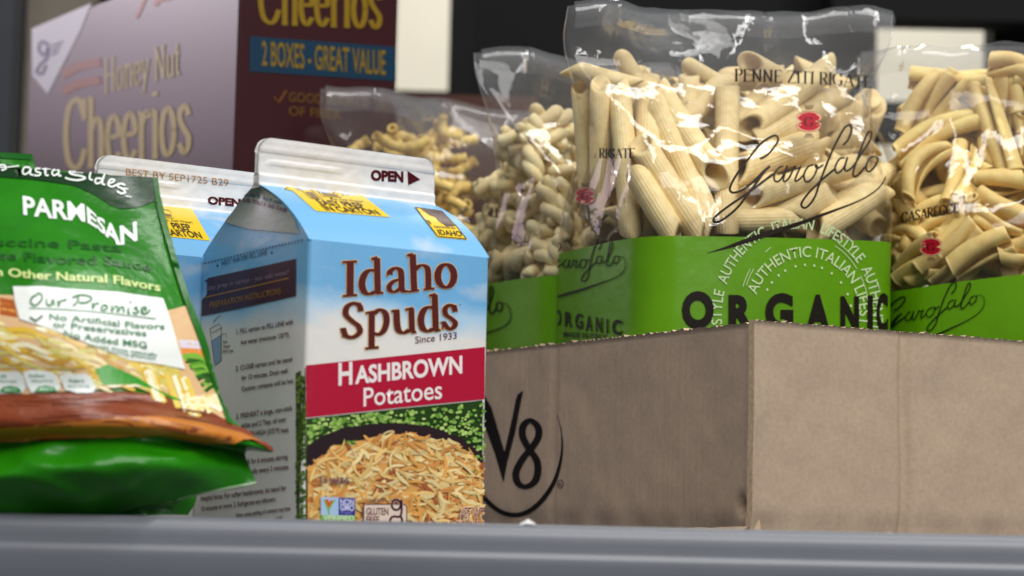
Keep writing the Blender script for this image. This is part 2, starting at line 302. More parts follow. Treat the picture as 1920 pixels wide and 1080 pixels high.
class Decal:
    """flat printing collected in photo pixels and laid onto a real surface"""
    def __init__(s, tree, material, off=0.00015, grid=None, step=0.000006):
        s.tree, s.m, s.off, s.grid, s.step = tree, material, off, grid, step
        s.v = []; s.f = []; s.c = []; s.k = 0
    def _put(s, pts, faces, col):
        b = len(s.v); s.k += 1
        s.v += [(p[0], p[1], s.k) for p in pts]; s.f += [tuple(b + i for i in q) for q in faces]
        c = lin(col); s.c += [c] * len(faces)
    def poly(s, pts, col):
        pts = [tuple(p) for p in pts]
        tr = tessellate_polygon([[Vector((p[0], p[1], 0)) for p in pts]])
        s._put(pts, [tuple(t) for t in tr], col); return s
    def stroke(s, pts, w, col, wy=None, smooth=True, prof=None, n=7, closed=False):
        P = [tuple(p[:2]) for p in (cat([Vector((*p[:2], 0)) for p in pts], n, closed) if smooth else [Vector((*p[:2], 0)) for p in pts])]
        if closed: P = P + P[:2]
        a, b = nib_strip(P, w / 2, (wy or w) / 2, prof)
        m = len(P); s._put(a + b, [(i, i + 1, m + i + 1, m + i) for i in range(m - 1)], col); return s
    def tmap(s, pts, faces, fn, col):
        s._put([fn(x, y) for x, y in pts], faces, col)
    def text(s, st, p0, p1, h, col, off=0.0, upv=None, slant=0.0):
        pts, fc = textmesh(st, off)
        if not pts: return s
        x0 = min(p[0] for p in pts); x1 = max(p[0] for p in pts)
        d = (p1[0] - p0[0], p1[1] - p0[1])
        u = upv or (0, -1)
        def fn(x, y):
            t = (x - x0) / (x1 - x0); q = y / CAP * h
            return (p0[0] + d[0] * t + u[0] * q + slant * q, p0[1] + d[1] * t + u[1] * q)
        s.tmap(pts, fc, fn, col); return s
    def serif(s, st, p0, p1, h, col, wx=.13, wy=.045, slant=0.0, curve=0.0):
        tot = sum(GL[c][0] for c in st); x = 0
        d = (p1[0] - p0[0], p1[1] - p0[1])
        sx = math.hypot(*d) / tot / h       # horizontal scale against height
        def fn(px, py):
            t = px / tot
            return (p0[0] + d[0] * t + slant * py * h, p0[1] + d[1] * t - py * h - curve * 4 * t * (1 - t))
        for c in st:
            adv, strokes = GL[c]
            for kind, pts in strokes:
                if kind in 'co':
                    P = [tuple(v[:2]) for v in cat([Vector((*p, 0)) for p in pts], 6, kind == 'o')]
                    if kind == 'o': P += P[:2]
                else: P = pts
                ww, wh = (wy * .5 / max(sx, .3), wy * .5) if kind == 's' else (wx * .5, wy * .5)
                a, b = nib_strip(P, ww, wh)
                m = len(P); q = [fn(x + v[0], v[1]) for v in a + b]
                s._put(q, [(i, i + 1, m + i + 1, m + i) for i in range(m - 1)], col)
            x += adv
        return s
    def build(s, name, parent, label=None):
        bm = bmesh.new(); lay = bm.faces.layers.float_color.new('ink')
        vs = [bm.verts.new(v) for v in s.v]
        for q, c in zip(s.f, s.c):
            if len(set(q)) < 3: continue
            try: f = bm.faces.new([vs[i] for i in q]); f[lay] = (*c, 1)
            except ValueError: pass
        if s.grid:
            for ax in (0, 1):
                lo = min(v[ax] for v in s.v); hi = max(v[ax] for v in s.v)
                k = lo + s.grid * .5
                while k < hi:
                    no = (1, 0, 0) if ax == 0 else (0, 1, 0); co = (k, 0, 0) if ax == 0 else (0, k, 0)
                    bmesh.ops.bisect_plane(bm, geom=bm.verts[:] + bm.edges[:] + bm.faces[:], plane_co=co, plane_no=no)
                    k += s.grid
        off = worldloc(parent); dead = []; O = Vector((0, 0, 0)); hits = {}; newco = {}
        for v in bm.verts: hits[v] = s.tree.ray_cast(O, ray(v.co.x, v.co.y))
        ok = [h[3] for h in hits.values() if h[0] is not None]; dep = sum(ok) / max(1, len(ok))
        for v in bm.verts:
            d = ray(v.co.x, v.co.y)
            h, n, i, t = hits[v]
            if h is None:            # just past the edge of the thing: wrap onto the edge
                near = min(((abs(w.co.x - v.co.x) + abs(w.co.y - v.co.y)), hits[w][3]) for e in v.link_edges for w in [e.other_vert(v)] if hits[w][0] is not None)[1] if any(hits[e.other_vert(v)][0] is not None for e in v.link_edges) else dep
                h, n, i, t = s.tree.find_nearest(d * near)
                if h is None or t > .006: dead.append(v); continue
            if n.dot(d) > 0: n = -n
            newco[v] = h + n * (s.off + v.co.z * s.step) - off
        for v, c in newco.items(): v.co = c
        if dead: bmesh.ops.delete(bm, geom=dead, context='VERTS')
        for f in bm.faces: f.smooth = True
        me = bpy.data.meshes.new(name); bm.to_mesh(me); bm.free(); me.materials.append(s.m)
        o = bpy.data.objects.new(name, me); COL.objects.link(o); o.parent = parent
        if label: o['label'] = label
        return o

SIG = [  # the handwritten brand signature, traced: (points, weight)
 ([(440,342),(480,325),(535,270),(570,215),(568,185),(548,175),(510,190),(440,240),(360,340),(290,430),(240,510),(222,560),(240,585),(280,580),(340,550),(400,500),(470,430),(515,395)], 17),
 ([(515,395),(470,440),(420,510),(350,600),(280,690),(200,760),(140,795),(108,793),(108,770),(150,730),(230,670),(320,610),(420,540),(500,480),(550,445)], 17),
 ([(610,395),(575,410),(545,460),(548,500),(575,505),(605,470),(635,400)], 14),
 ([(640,390),(615,470),(610,500),(625,505),(655,475),(690,400),(695,415),(720,410),(735,400),(715,440),(695,490),(700,505),(725,490),(765,450)], 14),
 ([(830,385),(790,400),(760,450),(765,500),(795,505),(835,460),(855,400),(840,385),(855,412),(900,385)], 14),
 ([(1040,245),(1075,210),(1100,150),(1100,110),(1080,100),(1045,130),(990,230),(940,340),(900,440),(870,520),(840,610),(800,670),(765,695),(740,680),(745,650),(790,590),(860,520),(940,450),(985,415)], 16),
 ([(1055,335),(1015,345),(985,400),(990,440),(1015,440),(1050,400),(1070,340)], 14),
 ([(1075,330),(1055,400),(1060,430),(1090,420),(1120,390),(1180,300),(1230,220),(1245,165),(1240,145),(1220,155),(1180,250),(1140,360),(1115,440),(1120,470),(1150,460),(1190,415),(1215,390)], 15),
 ([(1270,325),(1235,340),(1210,390),(1215,430),(1240,430),(1275,390),(1290,345),(1275,325)], 14),
 ([(1285,340),(1320,330),(1350,355),(1360,400),(1345,480),(1300,550),(1220,610),(1120,660),(1000,705),(880,750),(760,795),(640,835),(500,880),(350,930),(200,980),(60,1020)], 'tail'),
]
def signature(d, A, B, C, col, bold=1.0):
    """A,B,C: photo positions of the f top (1090,100), tail right (1360,400), f foot (740,680)"""
    s = [Vector((1090, 100)), Vector((1360, 400)), Vector((740, 680))]; t = [Vector(A), Vector(B), Vector(C)]
    m = Matrix(((s[1].x - s[0].x, s[2].x - s[0].x), (s[1].y - s[0].y, s[2].y - s[0].y))).inverted()
    def fn(p):
        k = m @ (Vector(p) - s[0]); return t[0] + (t[1] - t[0]) * k.x + (t[2] - t[0]) * k.y
    sc = (t[1] - t[0]).length / (s[1] - s[0]).length * bold
    for pts, w in SIG:
        P = [tuple(fn(p)) for p in pts]
        if w == 'tail': d.stroke(P, 34 * sc, col, prof=lambda u: .2 + .12 * sstep(.1, .4, u) + .68 * sstep(.4, .8, u) - .9 * sstep(.86, 1, u), n=5)
        else: d.stroke(P, w * sc, col, n=5)
def emblem(d, cx, cy_, s):
    """red clam-shaped shield with a G and ears of wheat"""
    z = lambda pts: [(cx + (x - 552) / 12 * s, cy_ + (y - 585) / 12 * s) for x, y in pts]
    sh = [(285, 475), (340, 420), (430, 378), (552, 358), (680, 378), (770, 425), (815, 490), (800, 540), (700, 590), (800, 620), (818, 670), (770, 740), (680, 790), (552, 810), (430, 790), (340, 745), (285, 675), (310, 620), (400, 585), (310, 545)]
    def grow(k): return z([(552 + (x - 552) * k, 585 + (y - 585) * k) for x, y in sh])
    d.poly(grow(1.1), (84, 62, 34)); d.poly(z([(552 + (x - 552) * 1.05, 585 + (y - 585) * 1.03) for x, y in sh]), (226, 170, 140)); d.poly(grow(.95), (158, 14, 34))
    for sg in (1, -1):
        for k, x in enumerate((452, 505, 552, 600, 652)):
            d.stroke(z([(x + (x - 552) * .0, 585 - sg * 372), (552 + (x - 552) * .55, 585 - sg * 268)]), 2.0 * s, (92, 70, 40), smooth=False)
    d.serif('G', z([(440, 690)])[0], z([(660, 690)])[0], 200 / 12 * s, (70, 8, 14), wx=.18)

# ================================================================== SETTING
t = thing('metal_shelf', 'long grey painted metal shelf with a raised rounded front lip', 'shelf', (0, 1.3, -0.002))
mb = MB(); mb.box((-1.2, .872, -.02), (2.4, 0, 0), (0, 1.1, 0), (0, 0, .018)); mb.build('shelf_deck', M['steel'], t)
prof = [(.874, -.02), (.874, -.0012), (.8728, .0006), (.8705, .0014), (.8675, .0014), (.8648, .0006), (.8632, -.0010), (.8622, -.0032), (.8617, -.0058), (.8614, -.0085), (.8611, -.0096), (.8605, -.0104), (.8601, -.0116), (.8599, -.0135), (.8598, -.05), (.872, -.05)]
vs = []; nx = 160
for (y, z) in prof:
    for i in range(nx):
        x = -1.2 + 2.4 * i / (nx - 1); q = noise.noise(Vector((x * 6, y * 20, 1.3)))
        vs.append((x, y + .0002 * q, z + .00025 * q))
mesh('front_lip', vs, grid_faces(nx, len(prof)), M['steel'], t)
def slab(name, px0, px1, py0, py1, Y, m, th=.03, parent=None, kind=None, label=None, catg=None):
    a = at(px0, py1, Y); b = at(px1, py1, Y); c = at(px0, py0, Y)
    xa, xb = at(px0, 80, Y).x, at(px1, 80, Y).x      # edges read near the top, where they show
    o = MB().box((xa, Y, a.z), (xb - xa, 0, 0), (0, th, 0), (0, 0, c.z - a.z)).build(name, m, parent)
    if kind: o['kind'] = kind
    if label: o['label'] = label; o['category'] = catg
    return o
slab('back_wall', -900, 2800, -500, 1300, 3.6, M['cream'], .05, kind='structure')
slab('dark_backdrop', -900, 738, -500, 1250, 2.45, M['black'], .05, label='black sheet standing in for the dark background behind the cereal box', catg='panel')  # black sheets whose colour stands in for the dark depth behind
slab('dark_backdrop', 842, 1644, -500, 1250, 2.45, M['black'], .05, label='black sheet standing in for the dark background behind the clear pasta bags in the middle', catg='panel')
slab('dark_backdrop', 1862, 2800, -500, 1250, 2.47, M['black'], .05, label='black sheet standing in for the dark background at the far right behind the curled pasta bag', catg='panel')
slab('shelf_beam', 1560, 2700, -500, 32, 2.36, M['black'], .05, label='black overhead beam above the white gap at right', catg='beam')
slab('shelf_rail', 700, 2700, 168, 236, 2.5, M['black'], .05, label='dark low rail running behind the pasta bags', catg='rail')
slab('shelf_upright', -60, 24, -400, 1150, 2.05, M['post_grey'], .04, label='slim grey metal upright at the far left edge', catg='post')
slab('shelf_upright', 48, 170, -400, 1150, 2.2, M['beige'], .04, label='dull beige upright behind the cereal box', catg='post')
slab('shelf_upright', 846, 884, -300, 700, 2.1, M['black'], .04, label='dark metal upright beside the bright gap', catg='post')
slab('cardboard_case', 684, 1010, 174, 990, 1.78, M['brownbox'], .2, label='reddish brown case behind the leftmost pasta bag', catg='box')

# ================================================================== CEREAL BOX
C0 = at(447, 60, 1.35); a_ = math.radians(36)
er = Vector((cos(a_), sin(a_), 0)); el = Vector((-sin(a_), cos(a_), 0)); zt = at(58, 52, 1.58).z
P0 = Vector((C0.x, C0.y, -.002))
def reach(P, e, px, py):
    d_ = ray(px, py); k = d_.x / d_.y; return (k * P.y - P.x) / (e.x - k * e.y)
LL, LR = reach(P0, el, 58, 60), reach(P0, er, 745, 80); zt = at(58, 52, (P0 + el * LL).y).z
t = thing('cereal_box', 'tall maroon twin pack cereal box with yellow lettering standing at the back left', 'cereal box', P0)
o = MB().box(P0, er * LR, el * LL, (0, 0, zt + .002)).build('box_body', M['cereal'], t); bevel(o, .0012)
tree = bvh([P0, P0 + er * LR, P0 + er * LR + Vector((0, 0, .4)), P0 + Vector((0, 0, .4)), P0 + el * LL, P0 + el * LL + Vector((0, 0, .4))], [(0, 1, 2, 3), (4, 0, 3, 5)])
YL = (196, 172, 96)
d = Decal(tree, M['cereal_ink'], .0003)
d.poly([(60, 54), (172, 6), (150, 60), (112, 134), (90, 176), (62, 142)], (226, 226, 232)); d.build('corner_panel', t, 'white corner panel with a blue letter mark')
d = Decal(tree, M['cereal_ink'], .0006)
d.stroke([(92, 84), (80, 78), (74, 92), (84, 104), (92, 88), (90, 108), (78, 120), (70, 134), (80, 138), (88, 122)], 5, (42, 40, 110))
for k in range(3): d.stroke([(98, 86 - k * -9), (120 - k * 5, 78 + k * 9)], 3, (90, 90, 140), smooth=False)
d.build('corner_letter', t)
d = Decal(tree, M['cereal_ink'], .0003)
d.serif('Honey Nut', (196, 174), (340, 140), 62, YL, wx=.16, wy=.06)
d.build('flavour_lettering', t); d = Decal(tree, M['cereal_ink'], .0003)
d.serif('Cheerios', (120, 318), (360, 284), 128, YL, wx=.2, wy=.07)
d.build('brand_lettering', t); d = Decal(tree, M['cereal_ink'], .0003)
for k in range(2): d.stroke([(118, 140 + k * 32), (150, 124 + k * 33), (190, 116 + k * 34)], 16, (156, 84, 44), smooth=False)
d.build('claim_lettering', t); d = Decal(tree, M['cereal_ink'], .0003)
d.stroke([(256, 34), (266, 14), (274, -6)], 6, (176, 92, 30)); d.stroke([(290, 10), (300, 0), (330, -8)], 10, (176, 92, 30))
d.build('orange_flourish', t)
d = Decal(tree, M['cereal_ink'], .0003)
d.serif('Cheerios', (484, 42), (716, 52), 96, (126, 100, 14), wx=.2, wy=.07)
d.build('brand_lettering', t)
d = Decal(tree, M['cereal_ink'], .0003)
d.poly([(468, 68), (742, 88), (742, 152), (468, 134)], (10, 46, 68)); b_ = d.build('blue_band', t, 'dark blue band')
d = Decal(tree, M['cereal_ink'], .0006)
d.text('2 BOXES - GREAT VALUE', (490, 122), (722, 140), 44, (120, 96, 18), .012); d.build('band_lettering', b_)
d = Decal(tree, M['cereal_ink'], .0003)
d.stroke([(514, 182), (522, 192), (536, 170)], 4, (104, 62, 16), smooth=False)
d.text('GOOD SOURCE', (541, 190), (690, 200), 17, (92, 62, 18), .012); d.text('OF FIBER', (541, 216), (640, 224), 17, (92, 62, 18), .012)
d.build('claim_lettering', t)

# ================================================================== GABLE TOP CARTONS
YAW = math.radians(36); CW = .0885
cu = Vector((cos(YAW), sin(YAW), 0)); cv = Vector((-sin(YAW), cos(YAW), 0)); up3 = Vector((0, 0, 1))
ZF = at(572, 448, .93).z; ZB = at(468, 344, .966).z; ZT = at(470, 256, .966).z
M['carton'] = carton_mat(at(572, 612, .93).z, at(572, 528, .93).z, ZB)
def rsq(n, r, w, bul):
    """rounded square outline, n points a side, corners at 0..w, panels bulging by bul"""
    out = []
    cs = [((0, 0), (1, 0)), ((w, 0), (0, 1)), ((w, w), (-1, 0)), ((0, w), (0, -1))]
    for (cx, cy_), (dx, dy) in cs:
        for k in range(n):
            tt = r + (w - 2 * r) * k / (n - 1); b = bul * sin(pi * tt / w)
            out.append((cx + dx * tt + dy * b, cy_ + dy * tt - dx * b))
        ex, ey = cx + dx * w, cy_ + dy * w      # end corner arc
        ccx, ccy = ex - dx * r - dy * r, ey - dy * r + dx * r
        for q in (1, 2):
            a = pi / 2 * q / 3
            out.append((ccx + r * (dx * sin(a) + dy * cos(a)), ccy + r * (dy * sin(a) - dx * cos(a))))
    return out
def carton(N0, label):
    t = thing('potato_carton', label, 'carton', N0 + Vector((0, 0, -.002)), 'gable top potato cartons')
    L2 = lambda u, v, z: N0 + cu * u + cv * v + Vector((0, 0, z))
    n = 10; nz = 18; V = []; 
    for j in range(nz):
        z = -.002 + (ZF + .002) * j / (nz - 1); bl = .0016 * sin(pi * min(1, (j + 2) / (nz + 1.5)))
        V += [L2(p[0], p[1], z) for p in rsq(n, .0016, CW, bl)]
    R = len(V) // nz; Fc = grid_faces(R, nz, True)
    body = mesh('carton_body', V, Fc, M['carton'], t)
    allv, allf = list(V), list(Fc)
    # roof panels: fold line up to the fin, slightly bowed
    G = 10; rv = []; rf = []
    for side in (0, 1):
        vv = []
        for j in range(G):
            q = j / (G - 1); v = lerp(0, CW / 2 - .0012, q); v = v if side == 0 else CW - v
            for i in range(G + 4):
                p = i / (G + 3); u = CW * p
                bow = (.0022 if side == 0 else .0005) * sin(pi * q) * (1 + .3 * sin(pi * p))
                z = lerp(ZF, ZB, q ** .92) + bow
                vv.append(L2(u, v + (-bow if side == 0 else bow) * .6, z))
        f = grid_faces(G + 4, G); b = len(rv); rv += vv; rf += [tuple(b + k for k in (x if side == 0 else x[::-1])) for x in f]
    mesh('gable_roof', rv, rf, M['carton'], t)
    b = len(allv); allv += rv; allf += [tuple(b + k for k in x) for x in rf]
    # folded-in triangular gussets
    gv = []; gf = []
    for s in (0, 1):
        ux = 0 if s == 0 else CW; ins = .0035 if s == 0 else -.0035
        ap = L2(ux + ins, CW / 2, ZB - .002); mid = L2(ux + ins * .15, CW / 2, ZF + .001)
        m = 9; vv = []
        # edge rows from the front roof edge to the back roof edge, pinched inward
        for j in range(m):
            q = j / (m - 1)
            bow = .0022 * sin(pi * q)
            fz = lerp(ZF, ZB, q ** .92) + bow
            fv = lerp(0, CW / 2 - .0012, q) - bow * .6
            fvb = lerp(0, CW / 2 - .0012, q) - .0003 * sin(pi * q)
            for i in range(m):
                p = i / (m - 1); v = lerp(fv, CW - fvb, p)
                inw = ins * q * sin(pi * p) * .9
                vv.append(L2(ux + inw, v, fz - .0017 * sin(pi * q) * p - .0006 * sin(pi * p) * q))
        bb = len(gv); gv += vv; gf += [tuple(bb + k for k in x) for x in grid_faces(m, m)]
    mesh('side_gusset', gv, gf, M['carton'], t)
    b = len(allv); allv += gv; allf += [tuple(b + k for k in x) for x in gf]
    # fin
    th = .0014; pts = []; r = .006
    outl = [(0, ZB - .001)] + [(0, lerp(ZB, ZT - r, k / 30)) for k in range(1, 31)] + [(r - r * cos(a), ZT - r + r * sin(a)) for a in [pi / 2 * k / 5 for k in range(1, 6)]]
    outl += [(CW - x, z) for x, z in outl[::-1]]
    nf = len(outl) // 2; fv = []; ff = []
    K = 60
    for side in (-1, 1):
        for j in range(nf):
            x0, z0 = outl[j]; x1, _ = outl[-1 - j]
            for i in range(K):
                u = lerp(x0, x1, i / (K - 1)); e = th
                # stepped seal: thicker lower band, embossed ridges
                zz = (z0 - ZB) / (ZT - ZB); e += .0008 * (1 - sstep(.18, .23, zz)) + .0007 * (sstep(.66, .70, zz) - sstep(.74, .78, zz)) + .00035 * sstep(.8, .84, zz)
                e += .0005 * (sstep(.40, .43, zz) - sstep(.52, .55, zz)) * (sstep(.004, .008, u) - sstep(.036, .042, u)) + .00022 * noise.noise(Vector((u * 260, z0 * 260, side)))
                if j == 0: e += .0008
                fv.append(L2(u, CW / 2 + side * e, z0))
    ff = [q[::-1] for q in grid_faces(K, nf)] + grid_faces(K, nf, base=nf * K)
    edge = [j * K for j in range(nf)] + [(nf - 1) * K + i for i in range(1, K)] + [j * K + K - 1 for j in range(nf - 2, -1, -1)]
    for a1, b1 in zip(edge, edge[1:]): ff.append((a1, b1, b1 + nf * K, a1 + nf * K))
    mesh('gable_fin', fv, [f[::-1] for f in ff], M['carton_white'], t)
    fin_tree = bvh(fv, ff)
    return t, bvh(allv, allf), fin_tree, bvh(gv, gf)
N1 = Vector((at(572, 700, .93).x, .93, 0))
car1, T1, TF1, TG1 = carton(N1, 'blue and white gable top potato carton at the front with a red band')
N2 = N1 + cv * .0905 + cu * (-.029)
car2, T2, TF2, TG2 = carton(N2, 'second blue and white gable top carton, half hidden behind the front one')

GLOW = (214, 150, 70); BRN = (86, 34, 32); MAR = (74, 14, 24); YEL = (226, 192, 26)
CI = M['carton_ink']
# --- front: big serif name, traced as pen strokes (zoom frame 5.4x)
z1 = Z(620, 460, 5.4)
ID = [  # (points, wx, wy, smooth, closed)
 ([(195, 172), (193, 508)], 74, 74, 0, 0), ([(112, 172), (265, 162)], 26, 24, 0, 0), ([(118, 514), (266, 502)], 26, 22, 0, 0),
 ([(465, 130), (473, 490)], 66, 60, 0, 0), ([(408, 140), (470, 122)], 26, 28, 0, 0), ([(460, 490), (530, 478)], 24, 22, 0, 0),
 ([(455, 262), (400, 248), (345, 285), (312, 380), (335, 470), (390, 497), (450, 462)], 72, 20, 1, 0),
 ([(592, 296), (600, 262), (650, 228), (700, 250), (712, 320), (715, 430), (735, 468), (785, 462)], 64, 22, 1, 0), ([(578, 290), (588, 300)], 54, 50, 0, 0),
 ([(710, 345), (640, 360), (590, 410), (600, 462), (650, 470), (708, 430)], 58, 24, 1, 0),
 ([(826, 92), (842, 462)], 66, 60, 0, 0), ([(768, 104), (830, 90)], 26, 28, 0, 0), ([(785, 470), (892, 455)], 24, 22, 0, 0),
 ([(845, 250), (900, 205), (960, 212), (982, 270), (985, 440)], 62, 24, 1, 0), ([(935, 448), (1048, 436)], 24, 22, 0, 0),
 (ring(1162, 310, 82, 118, 14), 70, 26, 1, 1),
 ([(302, 668), (285, 608), (225, 588), (160, 625), (150, 700), (210, 765), (275, 815), (290, 880), (225, 930), (150, 915), (120, 835)], 60, 34, 1, 0),
 ([(304, 668), (290, 580)], 22, 22, 0, 0), ([(120, 930), (124, 840)], 20, 20, 0, 0),
 ([(412, 672), (410, 1040)], 62, 60, 0, 0), ([(350, 688), (430, 672)], 26, 24, 0, 0), ([(346, 1045), (482, 1032)], 24, 22, 0, 0),
 ([(425, 700), (490, 650), (545, 680), (562, 765), (535, 860), (480, 905), (425, 885)], 64, 22, 1, 0),
 ([(662, 660), (668, 800), (690, 872), (745, 885), (800, 850)], 66, 24, 1, 0), ([(610, 668), (690, 658)], 26, 24, 0, 0),
 ([(812, 640), (820, 880)], 60, 60, 0, 0), ([(752, 652), (830, 634)], 26, 24, 0, 0), ([(815, 884), (862, 876)], 24, 22, 0, 0),
 ([(1048, 500), (1060, 868)], 64, 60, 0, 0), ([(992, 512), (1060, 494)], 26, 26, 0, 0), ([(1050, 868), (1108, 856)], 24, 22, 0, 0),
 ([(1042, 640), (990, 622), (935, 660), (908, 755), (930, 845), (985, 872), (1040, 838)], 68, 20, 1, 0),
 ([(1256, 672), (1240, 622), (1195, 606), (1155, 640), (1160, 700), (1215, 740), (1256, 785), (1235, 835), (1185, 842), (1130, 770)], 56, 28, 1, 0),
 ([(1258, 670), (1264, 604)], 18, 18, 0, 0), ([(1128, 852), (1132, 780)], 18, 18, 0, 0)]
d = Decal(T1, CI, .0002, 12, step=.000002)
for grow, colr in ((14, (232, 206, 150)), (7, GLOW), (0, BRN)):
    for pts, wx, wy, sm, cl in ID:
        wx_, wy_ = wx, wy
        if not sm:   # straight stems: butt ends, so pad the glow lengthwise too
            (xa, ya), (xb, yb) = pts; dx, dy = xb - xa, yb - ya; q = math.hypot(dx, dy); g = grow / 2
            pts = [(xa - dx / q * g, ya - dy / q * g), (xb + dx / q * g, yb + dy / q * g)]
            wv = wx if abs(dy) > abs(dx) else wy
            d.stroke(z1(pts), (wv + grow) / 5.4, colr, smooth=False)
        else:
            d.stroke(z1(pts), (wx + grow) / 5.4, colr, wy=(wy + grow) / 5.4, closed=bool(cl))
d.build('brand_lettering', car1)
d = Decal(T1, CI, .0002, 14)
d.text('Since 1933', (778, 644), (856, 635), 12.5, (96, 50, 62), .006); d.text('TM', (860, 573), (864, 573), 3, (96, 50, 62))
d.build('date_lettering', car1)
d = Decal(T1, CI, .0002, 12)
d.poly([(574, 685), (750, 667), (914, 650), (914, 748), (750, 764), (574, 783)], (176, 24, 54)); band = d.build('red_band', car1)
d = Decal(T1, CI, .00028, 14)
W_ = (238, 226, 224)
d.text('H', (634, 722), (660, 719.4), 40, W_, .025); d.text('ASHBROWN', (665, 719), (866, 699), 31, W_, .03)
d.text('Potatoes', (681, 762), (828, 747), 34, W_, .008)
d.build('band_lettering', band)
# --- printed field and bowl of shredded potatoes
rnd = random.Random(3)
d = Decal(T1, CI, .0002, 30, step=.0000012)
fld = [(574.5, 785), (750, 766), (913.5, 750), (913.5, 992), (574.5, 992)]
d.poly(fld, (40, 66, 26))
def ysum(x): return lerp(785, 750, (x - 574) / 340)
def blob(d, x, y, r, c, n=6, sq=.75):
    a = rnd.random() * 6; d.poly([(x + r * cos(a + 2 * pi * k / n) * rnd.uniform(.7, 1.2), y + r * sq * sin(a + 2 * pi * k / n) * rnd.uniform(.7, 1.2)) for k in range(n)], c)
for x0, x1, y1 in ((600, 560, 830), (650, 600, 830), (690, 660, 815), (715, 720, 815), (765, 790, 815), (815, 870, 850), (862, 925, 880), (905, 960, 880)):
    for k in range(110):
        q = rnd.random(); x = lerp(x0, x1, q) + rnd.gauss(0, 11 + 7 * q); y = lerp(ysum(x0), y1 + 25, q) + rnd.gauss(0, 4)
        if 577 < x < 911 and y > ysum(x) + 3:
            g = rnd.random(); blob(d, x, y, rnd.uniform(2.0, 5.4), (int(84 + 110 * g), int(138 + 82 * g), int(44 + 84 * g)))
d.build('field_picture', car1)
d = Decal(T1, CI, .0009, 30, step=.0000012)
bowl = [(574.5, 836), (600, 818), (640, 803), (690, 795), (745, 793), (800, 799), (850, 815), (890, 836), (913.5, 854)]
d.poly(bowl + [(913.5, 880), (880, 866), (760, 820), (640, 826), (574.5, 880)], (44, 32, 36))
def mound(x): 
    xs = [574, 600, 622, 660, 690, 722, 760, 800, 830, 860, 890, 914]; ys = [872, 854, 828, 830, 815, 809, 808, 814, 822, 834, 854, 876]
    for k in range(len(xs) - 1):
        if x <= xs[k + 1]: return lerp(ys[k], ys[k + 1], (x - xs[k]) / (xs[k + 1] - xs[k]))
    return ys[-1]
d.poly([(x, mound(x) + 6) for x in range(575, 914, 8)] + [(913, mound(913)), (913.5, 992), (574.5, 992)], (222, 164, 90))
for k in range(150):
    x = rnd.uniform(584, 904); y = lerp(mound(x) + 8, 984, rnd.random()); blob(d, x, y, rnd.uniform(6, 13), rnd.choice(((236, 200, 132), (226, 168, 92), (214, 146, 76), (240, 214, 156), (190, 116, 62))), 8, .6)
for k in range(520):
    x = rnd.uniform(580, 908); y0 = mound(x)
    y = y0 + 3 + (985 - y0) * (k / 520 if rnd.random() < .5 else rnd.random())
    L_ = rnd.uniform(16, 52); a = rnd.gauss(-.35, .75) if x < 745 else rnd.gauss(.35, .75); cv_ = rnd.uniform(-.8, .8) * L_ * .5
    dx, dy = cos(a) * L_ / 2, sin(a) * L_ / 2
    p = [(x - dx, y - dy), (x - dy / L_ * cv_, y + dx / L_ * cv_), (x + dx, y + dy)]
    if any(q[0] < 576 or q[0] > 912 or q[1] > 992 or q[1] < mound(min(max(q[0], 575), 913)) - 6 for q in p): continue
    g = rnd.random(); low = (y - y0) / (985 - y0)
    if g < .3: c = (240, 216, 154)
    elif g < .58: c = (238, 200, 124)
    elif g < .82: c = (226, 164, 84)
    elif g < .95: c = (210, 142, 76)
    else: c = (164, 92, 58)
    j = rnd.uniform(.9, 1.05); c = tuple(min(255, v * j) for v in c)
    d.stroke(p, rnd.uniform(2.6, 7.5), c, n=5, prof=lambda u: 1.05 - .75 * abs(2 * u - 1) ** 3)
d.build('hash_brown_picture', car1)
d = Decal(T1, CI, .0024, 30)
zb = Z(560, 740, 4.32); PU = (104, 74, 92)
d.stroke(zb(ring(175, 688, 27, 27, 10)), 1.8, PU, closed=True); d.text('U', *zb([(164, 700), (186, 700)]), 5.5, PU, .02); d.text('PAREVE', *zb([(228, 722), (384, 722)]), 11, PU, .03)
d.poly(zb([(156, 830), (298, 830), (298, 976), (156, 976)]), (168, 196, 226)); d.poly(zb([(298, 832), (434, 836), (432, 976), (298, 976)]), (44, 52, 140)); d.poly(zb([(158, 976), (432, 976), (432, 1060), (158, 1060)]), (120, 182, 72))
d.text('NON', *zb([(310, 890), (424, 892)]), 10.5, (206, 206, 236), .03); d.text('GMO', *zb([(310, 936), (424, 938)]), 10.5, (206, 206, 236), .03); d.text('Project', *zb([(318, 962), (410, 962)]), 4, (150, 150, 200)); d.text('VERIFIED', *zb([(172, 1018), (424, 1018)]), 9, (206, 226, 190), .03)
d.poly(zb([(190, 850), (215, 845), (222, 870), (240, 850), (258, 862), (240, 905), (215, 915), (192, 890)]), (206, 92, 24)); d.stroke(zb([(222, 975), (222, 920), (270, 850)]), 2.4, (110, 180, 72)); d.stroke(zb([(222, 960), (205, 905), (180, 850)]), 2.4, (110, 180, 72))
d.text('CERTIFIED', *zb([(520, 868), (684, 866)]), 5, (110, 60, 66), .02)
d.poly(zb([(496, 882), (830, 880), (852, 905), (850, 1060), (496, 1060)]), (110, 60, 66)); d.poly(zb([(506, 892), (826, 890), (844, 910), (842, 1060), (506, 1060)]), (226, 206, 190))
d.text('GLUTEN', *zb([(520, 972), (700, 972)]), 12.5, (110, 60, 66), .03); d.text('FREE', *zb([(520, 1034), (626, 1034)]), 11.5, (110, 60, 66), .03)
